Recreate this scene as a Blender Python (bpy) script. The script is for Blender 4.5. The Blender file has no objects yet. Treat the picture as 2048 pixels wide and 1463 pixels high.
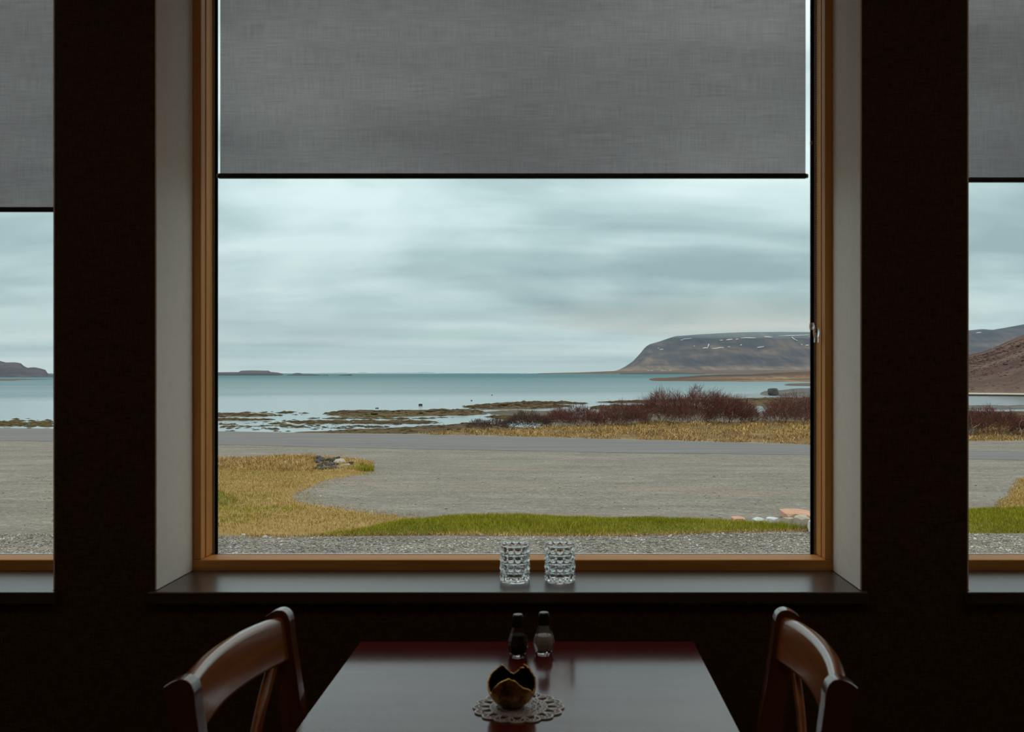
import bpy, bmesh, math, random
import numpy as np
from mathutils import Vector, noise as mnoise
from mathutils.geometry import delaunay_2d_cdt

random.seed(7)
rng = np.random.default_rng(7)
scene = bpy.context.scene
COL = scene.collection
PI = math.pi

# ------------------------------------------------------------------ camera
FPX = 35.0 / 36.0 * 2048          # focal length in pixels of the 2048 wide frame
PX, PY = 1112.0, 746.0            # where the view axis meets the picture
CZ = 1.345                        # eye height above the room's floor
cam_data = bpy.data.cameras.new('camera')
cam_data.lens = 35.0
cam_data.sensor_width = 36.0
cam_data.shift_x = (1024.0 - PX) / 2048.0
cam_data.shift_y = (PY - 731.5) / 2048.0
cam_data.clip_start = 0.05
cam_data.clip_end = 60000.0
cam_data.dof.use_dof = True
cam_data.dof.focus_distance = 30.0
cam_data.dof.aperture_fstop = 12.0
cam = bpy.data.objects.new('camera', cam_data)
COL.objects.link(cam)
cam.location = (0, 0, CZ)
cam.rotation_euler = (PI / 2, 0, 0)
scene.camera = cam

vs = scene.view_settings
vs.view_transform = 'Standard'
vs.look = 'None'
vs.exposure = 0.0
vs.gamma = 1.0
vs.use_curve_mapping = False
scene.cycles.use_denoising = True
scene.cycles.transparent_max_bounces = 24
scene.cycles.max_bounces = 14
scene.cycles.diffuse_bounces = 5
scene.cycles.sample_clamp_indirect = 6.0

# ------------------------------------------------------------------ world: overcast sky
world = bpy.data.worlds.new('overcast_sky')
scene.world = world
world.use_nodes = True
WT = world.node_tree
WT.nodes.clear()


def N(t, kind, **kw):
    n = t.nodes.new(kind)
    for k, v in kw.items():
        setattr(n, k, v)
    return n


def L(t, a, b):
    t.links.new(a, b)


def mth(t, op, a, b=None, clamp=False):
    n = t.nodes.new('ShaderNodeMath')
    n.operation = op
    n.use_clamp = clamp
    for i, v in enumerate((a, b)):
        if v is None:
            continue
        if isinstance(v, (int, float)):
            n.inputs[i].default_value = v
        else:
            t.links.new(v, n.inputs[i])
    return n.outputs[0]


def ramp(t, fac, stops, interp='LINEAR'):
    n = t.nodes.new('ShaderNodeValToRGB')
    n.color_ramp.interpolation = interp
    el = n.color_ramp.elements
    while len(el) < len(stops):
        el.new(0.5)
    for e, (p, c) in zip(el, stops):
        e.position = p
        e.color = (c[0], c[1], c[2], 1) if not isinstance(c, (int, float)) else (c, c, c, 1)
    if fac is not None:
        t.links.new(fac, n.inputs[0])
    return n.outputs[0]


def mixc(t, fac, a, b, blend='MIX'):
    n = t.nodes.new('ShaderNodeMix')
    n.data_type = 'RGBA'
    n.blend_type = blend
    for i, v in ((0, fac), (6, a), (7, b)):
        if isinstance(v, (int, float)):
            n.inputs[i].default_value = v
        elif isinstance(v, tuple):
            n.inputs[i].default_value = (v[0], v[1], v[2], 1)
        else:
            t.links.new(v, n.inputs[i])
    return n.outputs[2]


def ntex(t, vec, scale, detail=4, rough=0.5, dist=0.0, w=None):
    n = t.nodes.new('ShaderNodeTexNoise')
    n.inputs['Scale'].default_value = scale
    n.inputs['Detail'].default_value = detail
    n.inputs['Roughness'].default_value = rough
    n.inputs['Distortion'].default_value = dist
    if vec is not None:
        t.links.new(vec, n.inputs['Vector'])
    return n.outputs[0]


def mapping(t, vec, scale=(1, 1, 1), loc=(0, 0, 0), rot=(0, 0, 0)):
    n = t.nodes.new('ShaderNodeMapping')
    n.inputs['Scale'].default_value = scale
    n.inputs['Location'].default_value = loc
    n.inputs['Rotation'].default_value = rot
    t.links.new(vec, n.inputs[0])
    return n.outputs[0]


tc = N(WT, 'ShaderNodeTexCoord')
sep = N(WT, 'ShaderNodeSeparateXYZ')
L(WT, tc.outputs['Generated'], sep.inputs[0])
zc = mth(WT, 'MAXIMUM', sep.outputs[2], 0.0)
den = mth(WT, 'ADD', zc, 0.24)
cx = mth(WT, 'DIVIDE', sep.outputs[0], den)
cy = mth(WT, 'DIVIDE', sep.outputs[1], den)
cmb = N(WT, 'ShaderNodeCombineXYZ')
L(WT, cx, cmb.inputs[0])
L(WT, cy, cmb.inputs[1])
cl1 = ntex(WT, mapping(WT, cmb.outputs[0], (0.85, 1.0, 1), (3.1, 0.55, 0)), 1.35, 6, 0.5, 0.35)
cl2 = ntex(WT, mapping(WT, cmb.outputs[0], (0.45, 2.0, 1), (7.7, 2.0, 0)), 1.6, 5, 0.5, 0.2)
cl = mth(WT, 'ADD', mth(WT, 'MULTIPLY', cl1, 0.68), mth(WT, 'MULTIPLY', cl2, 0.32))
sky_col = ramp(WT, cl, [(0.40, (0.325, 0.460, 0.495)), (0.475, (0.440, 0.600, 0.630)),
                        (0.535, (0.565, 0.740, 0.765)), (0.61, (0.70, 0.87, 0.90))])
# clear strip under the cloud deck, low over the sea
low = ramp(WT, mth(WT, 'ABSOLUTE', sep.outputs[2]), [(0.0, 1.0), (0.035, 0.7), (0.075, 0.0)], 'EASE')
strip = ntex(WT, mapping(WT, tc.outputs['Generated'], (1.2, 1.2, 42.0), (0.35, 0, 0.4)), 1.6, 3, 0.5)
strip_c = ramp(WT, strip, [(0.36, (0.46, 0.65, 0.70)), (0.62, (0.72, 0.875, 0.90))])
sky_col = mixc(WT, mth(WT, 'MULTIPLY', low, 0.8), sky_col, strip_c)
# the thick deck overhead is whiter than the hazy low sky
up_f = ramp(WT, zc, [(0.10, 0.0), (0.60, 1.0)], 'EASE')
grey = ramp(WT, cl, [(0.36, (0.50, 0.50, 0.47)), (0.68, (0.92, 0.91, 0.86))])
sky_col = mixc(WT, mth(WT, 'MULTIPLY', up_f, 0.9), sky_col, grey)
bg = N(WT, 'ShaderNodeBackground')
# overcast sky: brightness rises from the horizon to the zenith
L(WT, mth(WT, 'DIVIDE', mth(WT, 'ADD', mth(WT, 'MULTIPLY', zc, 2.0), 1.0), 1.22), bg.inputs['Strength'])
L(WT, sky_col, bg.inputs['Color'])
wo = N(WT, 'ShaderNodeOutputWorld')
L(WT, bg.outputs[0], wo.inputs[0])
world.cycles.sampling_method = 'MANUAL'
world.cycles.sample_map_resolution = 512


# ------------------------------------------------------------------ helpers
def at(px, py, D):
    """the place that lies D metres ahead behind a picture point"""
    return Vector(((px - PX) * D / FPX, D, CZ - (py - PY) * D / FPX))


def on(px, py, z):
    """where the line of sight through a picture point meets the level z"""
    D = FPX * (CZ - z) / (py - PY)
    return Vector(((px - PX) * D / FPX, D, z))


class MB:
    def __init__(self):
        self.v, self.f = [], []

    def add(self, verts, faces):
        o = len(self.v)
        self.v += [tuple(p) for p in verts]
        self.f += [tuple(i + o for i in q) for q in faces]
        return self

    def box(self, x0, x1, y0, y1, z0, z1):
        return self.add([(x0, y0, z0), (x1, y0, z0), (x1, y1, z0), (x0, y1, z0), (x0, y0, z1), (x1, y0, z1), (x1, y1, z1), (x0, y1, z1)],
                        [(0, 3, 2, 1), (4, 5, 6, 7), (0, 1, 5, 4), (1, 2, 6, 5), (2, 3, 7, 6), (3, 0, 4, 7)])

    def prism(self, prof, a, b, axis):
        """closed 2-D outline pushed from a to b along an axis (0 x, 1 y, 2 z)"""
        n = len(prof)
        vv = []
        for s in (a, b):
            for (u, w) in prof:
                vv.append({0: (s, u, w), 1: (u, s, w), 2: (u, w, s)}[axis])
        ff = [(i, (i + 1) % n, n + (i + 1) % n, n + i) for i in range(n)]
        ff += [tuple(range(n - 1, -1, -1)), tuple(range(n, 2 * n))]
        return self.add(vv, ff)

    def tube(self, pts, radii, n=10, cap=True):
        pts = [Vector(p) for p in pts]
        if isinstance(radii, (int, float)):
            radii = [radii] * len(pts)
        vv = []
        prev = None
        for i, p in enumerate(pts):
            t = (pts[min(i + 1, len(pts) - 1)] - pts[max(i - 1, 0)]).normalized()
            if prev is None:
                u = t.orthogonal().normalized()
            else:
                u = (prev - t * prev.dot(t)).normalized()
            prev = u
            w = t.cross(u)
            for k in range(n):
                a = 2 * PI * k / n
                vv.append(p + (u * math.cos(a) + w * math.sin(a)) * radii[i])
        ff = []
        for i in range(len(pts) - 1):
            for k in range(n):
                ff.append((i * n + k, i * n + (k + 1) % n, (i + 1) * n + (k + 1) % n, (i + 1) * n + k))
        if cap:
            ff.append(tuple(range(n - 1, -1, -1)))
            ff.append(tuple(range((len(pts) - 1) * n, len(pts) * n)))
        return self.add(vv, ff)

    def lathe(self, prof, n=32, c=(0, 0, 0), close=False, rot=0.0):
        vv = []
        for (r, z) in prof:
            for k in range(n):
                a = 2 * PI * k / n + rot
                vv.append((c[0] + r * math.cos(a), c[1] + r * math.sin(a), c[2] + z))
        ff = []
        m = len(prof)
        for i in range(m - 1 + (1 if close else 0)):
            j = (i + 1) % m
            for k in range(n):
                ff.append((i * n + k, i * n + (k + 1) % n, j * n + (k + 1) % n, j * n + k))
        if not close:
            ff.append(tuple(range(n - 1, -1, -1)))
            ff.append(tuple(range((m - 1) * n, m * n)))
        return self.add(vv, ff)

    def build(self, name, mat, parent=None, smooth=None, bevel=0.0, seg=2):
        return link_mesh(name, self.v, self.f, mat, parent, smooth, bevel, seg)


def link_mesh(name, v, f, mat, parent=None, smooth=None, bevel=0.0, seg=2):
    me = bpy.data.meshes.new(name)
    me.from_pydata([tuple(p) for p in v], [], f)
    bm = bmesh.new()
    bm.from_mesh(me)
    bmesh.ops.recalc_face_normals(bm, faces=bm.faces)
    if bevel > 0:
        ed = [e for e in bm.edges if e.is_manifold and e.calc_face_angle(0) > 0.6]
        bmesh.ops.bevel(bm, geom=ed, offset=bevel, segments=seg, affect='EDGES', profile=0.5)
    bm.to_mesh(me)
    bm.free()
    if mat is not None:
        me.materials.append(mat)
    if smooth is not None:
        me.polygons.foreach_set('use_smooth', [True] * len(me.polygons))
        me.set_sharp_from_angle(angle=math.radians(smooth))
    o = bpy.data.objects.new(name, me)
    COL.objects.link(o)
    if smooth is not None and bevel > 0:
        wn = o.modifiers.new('flat_faces', 'WEIGHTED_NORMAL')
        wn.weight = 100
        wn.keep_sharp = True
    if parent is not None:
        o.parent = parent
    return o


def fast_mesh(name, V, T, mat, parent=None, smooth=False):
    """numpy vertices and triangles"""
    me = bpy.data.meshes.new(name)
    V = np.asarray(V, dtype=np.float32)
    T = np.asarray(T, dtype=np.int32)
    me.vertices.add(len(V))
    me.vertices.foreach_set('co', V.ravel())
    me.loops.add(T.size)
    me.loops.foreach_set('vertex_index', T.ravel())
    me.polygons.add(len(T))
    me.polygons.foreach_set('loop_start', np.arange(0, T.size, T.shape[1], dtype=np.int32))
    me.update(calc_edges=True)
    me.validate()
    if smooth:
        me.polygons.foreach_set('use_smooth', [True] * len(me.polygons))
    me.materials.append(mat)
    o = bpy.data.objects.new(name, me)
    COL.objects.link(o)
    if parent is not None:
        o.parent = parent
    return o


def tag(o, label=None, cat=None, group=None, kind=None):
    if label:
        o['label'] = label
    if cat:
        o['category'] = cat
    if group:
        o['group'] = group
    if kind:
        o['kind'] = kind
    return o


def empty(name, loc=(0, 0, 0), rz=0.0):
    o = bpy.data.objects.new(name, None)
    o.empty_display_size = 0.05
    COL.objects.link(o)
    o.location = loc
    o.rotation_euler = (0, 0, rz)
    return o


def copy_tree(o, parent=None):
    c = o.copy()
    COL.objects.link(c)
    c.parent = parent
    for ch in list(o.children):
        copy_tree(ch, c)
    return c


# ------------------------------------------------------------------ materials
def new_mat(name):
    m = bpy.data.materials.new(name)
    m.use_nodes = True
    t = m.node_tree
    b = t.nodes['Principled BSDF']
    return m, t, b


def setp(b, **kw):
    names = {'rough': 'Roughness', 'metal': 'Metallic', 'spec': 'Specular IOR Level', 'coat': 'Coat Weight', 'coatr': 'Coat Roughness',
             'trans': 'Transmission Weight', 'ior': 'IOR', 'sheen': 'Sheen Weight'}
    for k, v in kw.items():
        b.inputs[names[k]].default_value = v


def bump(t, b, h, strength=0.3, dist=0.01):
    n = t.nodes.new('ShaderNodeBump')
    n.inputs['Strength'].default_value = strength
    n.inputs['Distance'].default_value = dist
    t.links.new(h, n.inputs['Height'])
    t.links.new(n.outputs[0], b.inputs['Normal'])


def objco(t):
    return N(t, 'ShaderNodeTexCoord').outputs['Object']


def wood_mat(name, dark, light, grain_axis, scale=1.0, rough=0.35, spec=0.5, coat=0.0, coatr=0.1, bumps=0.05, knots=False):
    m, t, b = new_mat(name)
    co = objco(t)
    s = [14.0, 14.0, 14.0]
    s[grain_axis] = 0.9
    mp = mapping(t, co, tuple(x * scale for x in s))
    g1 = ntex(t, mp, 3.0, 6, 0.6, 0.6)
    s2 = [60.0, 60.0, 60.0]
    s2[grain_axis] = 2.0
    g2 = ntex(t, mapping(t, co, tuple(x * scale for x in s2)), 4.0, 3, 0.6)
    f = mth(t, 'ADD', mth(t, 'MULTIPLY', g1, 0.7), mth(t, 'MULTIPLY', g2, 0.3))
    c = ramp(t, f, [(0.32, dark), (0.68, light)])
    if knots:
        k = ntex(t, mapping(t, co, (6, 6, 2.2)), 1.3, 1, 0.4)
        kf = ramp(t, k, [(0.70, 0.0), (0.76, 1.0)])
        c = mixc(t, mth(t, 'MULTIPLY', kf, 0.7), c, tuple(x * 0.35 for x in dark))
    L(t, c, b.inputs['Base Color'])
    setp(b, rough=rough, spec=spec, coat=coat, coatr=coatr)
    if bumps:
        bump(t, b, f, bumps, 0.004)
    return m


M = {}


def plain(name, col, rough=0.5, metal=0.0, spec=0.5, var=0.12, vscale=20.0):
    m, t, b = new_mat(name)
    nz = ntex(t, objco(t), vscale, 4, 0.6)
    c = mixc(t, nz, tuple(x * (1 - var) for x in col), tuple(min(1, x * (1 + var)) for x in col))
    L(t, c, b.inputs['Base Color'])
    setp(b, rough=rough, metal=metal, spec=spec)
    M[name] = m
    return m


# wallpaper: dark brown with a fine woven relief
m, t, b = new_mat('wallpaper')
co = objco(t)
th = ntex(t, mapping(t, co, (330, 330, 36)), 1.0, 2, 0.6)
tv = ntex(t, mapping(t, co, (36, 36, 420)), 1.0, 2, 0.6)
wv = mth(t, 'ADD', mth(t, 'MULTIPLY', th, 0.5), mth(t, 'MULTIPLY', tv, 0.5))
L(t, ramp(t, wv, [(0.36, (0.048, 0.027, 0.0095)), (0.64, (0.118, 0.068, 0.026))]), b.inputs['Base Color'])
setp(b, rough=0.75, spec=0.2)
bump(t, b, wv, 0.4, 0.002)
M['wallpaper'] = m

# reveal plaster
m, t, b = new_mat('white_paint')
nz = ntex(t, objco(t), 45, 5, 0.6)
L(t, ramp(t, nz, [(0.3, (0.86, 0.79, 0.72)), (0.7, (0.91, 0.85, 0.78))]), b.inputs['Base Color'])
setp(b, rough=0.6, spec=0.3)
bump(t, b, ntex(t, objco(t), 160, 3, 0.6), 0.12, 0.002)
M['white_paint'] = m
plain('plaster', (0.62, 0.50, 0.36), 0.8, var=0.05)
plain('ceiling_paint', (0.78, 0.70, 0.60), 0.8, var=0.05)
M['floor_wood'] = wood_mat('floor_wood', (0.20, 0.11, 0.055), (0.34, 0.19, 0.095), 1, 0.5, 0.4)
M['pine_v'] = wood_mat('pine_vertical', (0.56, 0.235, 0.058), (0.80, 0.40, 0.125), 2, 0.7, 0.5, 0.12, knots=True)
M['pine_h'] = wood_mat('pine_horizontal', (0.56, 0.235, 0.058), (0.80, 0.40, 0.125), 0, 0.7, 0.5, 0.12)
M['sill_wood'] = wood_mat('sill_wood', (0.045, 0.030, 0.022), (0.085, 0.060, 0.045), 0, 0.55, 0.30, 0.75, bumps=0.08)
M['table_wood'] = wood_mat('table_wood', (0.060, 0.007, 0.007), (0.150, 0.018, 0.014), 0, 0.6, 0.135, 0.5, bumps=0.006)
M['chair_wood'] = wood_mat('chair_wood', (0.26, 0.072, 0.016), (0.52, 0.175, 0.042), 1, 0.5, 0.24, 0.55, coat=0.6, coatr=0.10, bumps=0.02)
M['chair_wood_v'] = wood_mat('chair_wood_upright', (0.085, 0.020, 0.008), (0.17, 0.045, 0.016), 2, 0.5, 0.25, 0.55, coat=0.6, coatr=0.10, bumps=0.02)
plain('gasket', (0.006, 0.006, 0.007), 0.9, spec=0.1)
plain('spacer', (0.30, 0.32, 0.32), 0.35, 0.6)
plain('flashing', (0.72, 0.74, 0.75), 0.35, 0.3)
plain('outer_wall', (0.35, 0.33, 0.30), 0.8)
plain('bar_dark', (0.020, 0.014, 0.012), 0.4)
plain('bar_cap', (0.35, 0.28, 0.20), 0.4)
plain('black_cap', (0.008, 0.008, 0.009), 0.35)
plain('chrome_top', (0.20, 0.20, 0.21), 0.45, 0.5)
plain('bead', (0.10, 0.085, 0.07), 0.35)
plain('dark_cord', (0.02, 0.02, 0.022), 0.5)
plain('salt', (0.85, 0.80, 0.76), 0.9, vscale=600)
plain('pepper', (0.022, 0.015, 0.010), 0.9, var=0.6, vscale=700)

# window pane: thin clear glass with its own reflection
m, t, b = new_mat('pane_glass')
t.nodes.remove(b)
tr = N(t, 'ShaderNodeBsdfTransparent')
tr.inputs[0].default_value = (0.985, 0.995, 0.99, 1)
gl = N(t, 'ShaderNodeBsdfGlossy')
gl.inputs['Roughness'].default_value = 0.0
fr = N(t, 'ShaderNodeFresnel')
fr.inputs[0].default_value = 1.45
mx = N(t, 'ShaderNodeMixShader')
L(t, mth(t, 'MULTIPLY', fr.outputs[0], 0.35), mx.inputs[0])
L(t, tr.outputs[0], mx.inputs[1])
L(t, gl.outputs[0], mx.inputs[2])
L(t, mx.outputs[0], t.nodes['Material Output'].inputs[0])
M['pane'] = m

# crystal glass
m, t, b = new_mat('crystal')
b.inputs['Base Color'].default_value = (0.97, 0.99, 0.99, 1)
setp(b, rough=0.0, trans=1.0, ior=1.5)
M['crystal'] = m
m, t, b = new_mat('clear_plastic')
b.inputs['Base Color'].default_value = (0.93, 0.95, 0.96, 1)
setp(b, rough=0.06, trans=0.9, ior=1.45)
M['clear_plastic'] = m

# roller blind cloth: woven screen, lets light and a little of the sky through
m, t, b = new_mat('blind_cloth')
t.nodes.remove(b)
co = objco(t)
ha = ntex(t, mapping(t, co, (14, 1, 480)), 1.0, 3, 0.6)
va = ntex(t, mapping(t, co, (420, 1, 14)), 1.0, 3, 0.6)
hb = ntex(t, mapping(t, co, (7.0, 1, 230)), 1.0, 3, 0.6)
sl = mth(t, 'ADD', mth(t, 'ADD', mth(t, 'MULTIPLY', ha, 0.4), mth(t, 'MULTIPLY', va, 0.35)), mth(t, 'MULTIPLY', hb, 0.25))
cc = ramp(t, sl, [(0.34, (0.183, 0.140, 0.143)), (0.66, (0.305, 0.238, 0.241))])
df = N(t, 'ShaderNodeBsdfDiffuse')
tl = N(t, 'ShaderNodeBsdfTranslucent')
L(t, cc, df.inputs[0])
L(t, cc, tl.inputs[0])
mx = N(t, 'ShaderNodeMixShader')
mx.inputs[0].default_value = 0.62
L(t, df.outputs[0], mx.inputs[1])
L(t, tl.outputs[0], mx.inputs[2])
tr = N(t, 'ShaderNodeBsdfTransparent')
mx2 = N(t, 'ShaderNodeMixShader')
L(t, ramp(t, sl, [(0.40, 0.09), (0.62, 0.15)]), mx2.inputs[0])
L(t, mx.outputs[0], mx2.inputs[1])
L(t, tr.outputs[0], mx2.inputs[2])
L(t, mx2.outputs[0], t.nodes['Material Output'].inputs[0])
M['cloth'] = m

# ------------------------------------------------------------------ the room
FILL_STRENGTH = 3.1
WY, FY, GY = 2.30, 2.53, 2.614      # wall face, frame face, glazing line
ZS, ZT = 0.844, 2.47                # sill top, head of the window opening
RX0, RX1, RY0, RZ = -3.30, 3.10, -4.6, 2.75
WIN = [(-2.788, -1.162), (-0.923, 0.703), (0.954, 2.580)]

w = MB()
w.box(RX0 - 0.3, RX1 + 0.3, WY, 2.72, -0.7, 0.8155)
xs = [RX0 - 0.3] + [e for a, bb in WIN for e in (a - 0.004, bb + 0.004)] + [RX1 + 0.3]
for i in range(0, len(xs), 2):
    w.box(xs[i], xs[i + 1], WY, 2.72, 0.8155, ZT + 0.004)
w.box(RX0 - 0.3, RX1 + 0.3, WY, 2.72, ZT + 0.004, RZ + 0.2)
tag(w.build('wall_front', M['wallpaper']), 'dark brown woven wallpaper wall around the windows', 'wall', kind='structure')
tag(MB().box(RX0 - 0.3, RX0, RY0, WY, 0, RZ).build('wall_left', M['plaster']), 'pale side wall at the end of the first window', 'wall', kind='structure')
tag(MB().box(RX1, RX1 + 0.3, RY0, WY, 0, RZ).build('wall_right', M['plaster']), 'pale side wall beyond the last window', 'wall', kind='structure')
tag(MB().box(RX0 - 0.3, RX1 + 0.3, RY0 - 0.3, RY0, 0, RZ).build('wall_back', M['plaster']), 'pale back wall facing the windows', 'wall', kind='structure')
fl = tag(empty('floor'), 'brown plank floor of the dining room', 'floor', kind='structure')
MB().box(RX0 - 0.3, RX1 + 0.3, RY0 - 0.3, WY, -0.2, -0.002).build('subfloor', M['floor_wood'], fl)
pk = MB().box(-0.089, 0.089, RY0, WY - 0.001, -0.002, 0.0).build('plank', M['floor_wood'], fl)
pk.location.x = RX0 + 0.09
for i in range(1, 35):
    c = pk.copy()
    COL.objects.link(c)
    c.location.x = RX0 + 0.09 + i * 0.18
tag(MB().box(RX0 - 0.3, RX1 + 0.3, RY0 - 0.3, WY, RZ, RZ + 0.2).build('ceiling', M['ceiling_paint']), 'plain painted ceiling over the dining room', 'ceiling', kind='structure')


def make_window(n, x0, x1, label):
    w_ = tag(empty('window_%d' % n, ((x0 + x1) / 2, WY, ZS)), label, 'window', kind='structure')
    ox, oy, oz = (x0 + x1) / 2, WY, ZS

    def put(mb, name, mat, **kw):
        mb.v = [(a - ox, bb - oy, c - oz) for a, bb, c in mb.v]
        return mb.build(name, mat, w_, **kw)
    # white splayless reveal: two cheeks and a head
    put(MB().box(x0 - 0.004, x0, WY + 0.0005, FY + 0.03, ZS, ZT + 0.004), 'reveal', M['white_paint'], bevel=0.001)
    put(MB().box(x1, x1 + 0.004, WY + 0.0005, FY + 0.03, ZS, ZT + 0.004), 'reveal', M['white_paint'], bevel=0.001)
    put(MB().box(x0, x1, WY + 0.0005, FY + 0.03, ZT, ZT + 0.004), 'reveal', M['white_paint'], bevel=0.001)
    # sill board with its nose and short ears in front of the wall
    e = 0.014
    put(MB().prism([(x0 - e, 2.279), (x1 + e, 2.279), (x1 + e, WY - 0.0005), (x1, WY - 0.0005), (x1, FY + 0.02), (x0, FY + 0.02), (x0, WY - 0.0005), (x0 - e, WY - 0.0005)],
                   0.816, ZS, 2), 'sill_board', M['sill_wood'], bevel=0.004, seg=3, smooth=40)
    a, c = x0 + 0.0205, x1 - 0.0195
    for (s0, s1) in ((x0, a), (c, x1)):
        put(MB().box(s0, s1, FY, 2.5615, 0.8715, ZT - 0.03), 'frame_stile', M['pine_v'], bevel=0.0025, seg=3, smooth=40)
    for (s0, s1) in ((x0, a - 0.004), (c + 0.004, x1)):
        put(MB().box(s0, s1, 2.562, 2.566, 0.8715, ZT - 0.03), 'frame_groove', M['pine_v'])
    for (s0, s1) in ((x0, a + 0.001), (c - 0.001, x1)):
        put(MB().box(s0, s1, 2.5665, GY, 0.8715, ZT - 0.03), 'glazing_bead', M['pine_v'], bevel=0.002, seg=2, smooth=40)
    put(MB().prism([(FY, ZS), (FY, 0.8695), (2.532, 0.8712), (GY, 0.8695), (GY, ZS)], x0, x1, 0), 'frame_rail', M['pine_h'], smooth=40)
    put(MB().prism([(FY, ZT), (FY, ZT - 0.027), (GY, ZT - 0.029), (GY, ZT)], x0, x1, 0), 'frame_rail', M['pine_h'])
    for (s0, s1) in ((x0, a + 0.0055), (c - 0.0055, x1)):
        put(MB().box(s0, s1, GY + 0.0005, 2.6185, 0.8698, ZT - 0.03), 'spacer_bar', M['spacer'])
    for (s0, s1) in ((x0, a + 0.0115), (c - 0.0135, x1)):
        put(MB().box(s0, s1, 2.619, 2.6265, 0.8690, ZT - 0.03), 'gasket', M['gasket'], bevel=0.001)
    put(MB().box(x0, x1, GY + 0.0005, 2.6265, 0.8440, 0.8688), 'gasket', M['gasket'])
    put(MB().box(x0, x1, GY + 0.0005, 2.6265, ZT - 0.031, ZT), 'gasket', M['gasket'])
    put(MB().prism([(2.632, 0.816), (2.632, 0.8632), (2.650, 0.8632), (2.80, 0.8388), (2.80, 0.828), (2.79, 0.828), (2.79, 0.816)], x0, x1, 0),
        'drip_flashing', M['flashing'])
    put(MB().box(a, c, 2.627, 2.631, 0.860, ZT - 0.03), 'pane', M['pane'])
    return w_


plain('fill_lamp_rim', (0.75, 0.73, 0.70), 0.5)
m, t, b = new_mat('fill_lamp_diffuser')
t.nodes.remove(b)
em = N(t, 'ShaderNodeEmission')
em.inputs[0].default_value = (1.0, 0.80, 0.58, 1)
em.inputs[1].default_value = FILL_STRENGTH
L(t, em.outputs[0], t.nodes['Material Output'].inputs[0])
M['lamp'] = m
for i, (lx, lb) in enumerate(((-1.9, 'added round fill lamp out of view above the window with the dark islet'), (-0.1, 'added round fill lamp out of view above the dining table'), (1.7, 'added round fill lamp out of view above the window with the heath hill'))):  # lamps added out of view to lift the interior beyond its daylight
    lr = tag(empty('fill_lamp', (lx, 0.90, RZ)), lb, 'lamp', 'added fill lamps out of view')
    MB().lathe([(0.0001, -0.001), (0.235, -0.001), (0.235, -0.045), (0.215, -0.050), (0.215, -0.030), (0.0001, -0.030)], 40).build('rim', M['fill_lamp_rim'], lr, smooth=40)
    MB().lathe([(0.213, -0.032), (0.213, -0.047), (0.16, -0.060), (0.08, -0.067), (0.0001, -0.069), ], 40).build('diffuser', M['lamp'], lr, smooth=60)

make_window(1, *WIN[0], 'timber framed window seen only in part, pale bare island showing through it')
make_window(2, *WIN[1], 'large timber framed window above the table with two votives on its sill')
make_window(3, *WIN[2], 'timber framed window seen only in part, reddish heath hillside showing through it')
BY = 2.575


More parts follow.
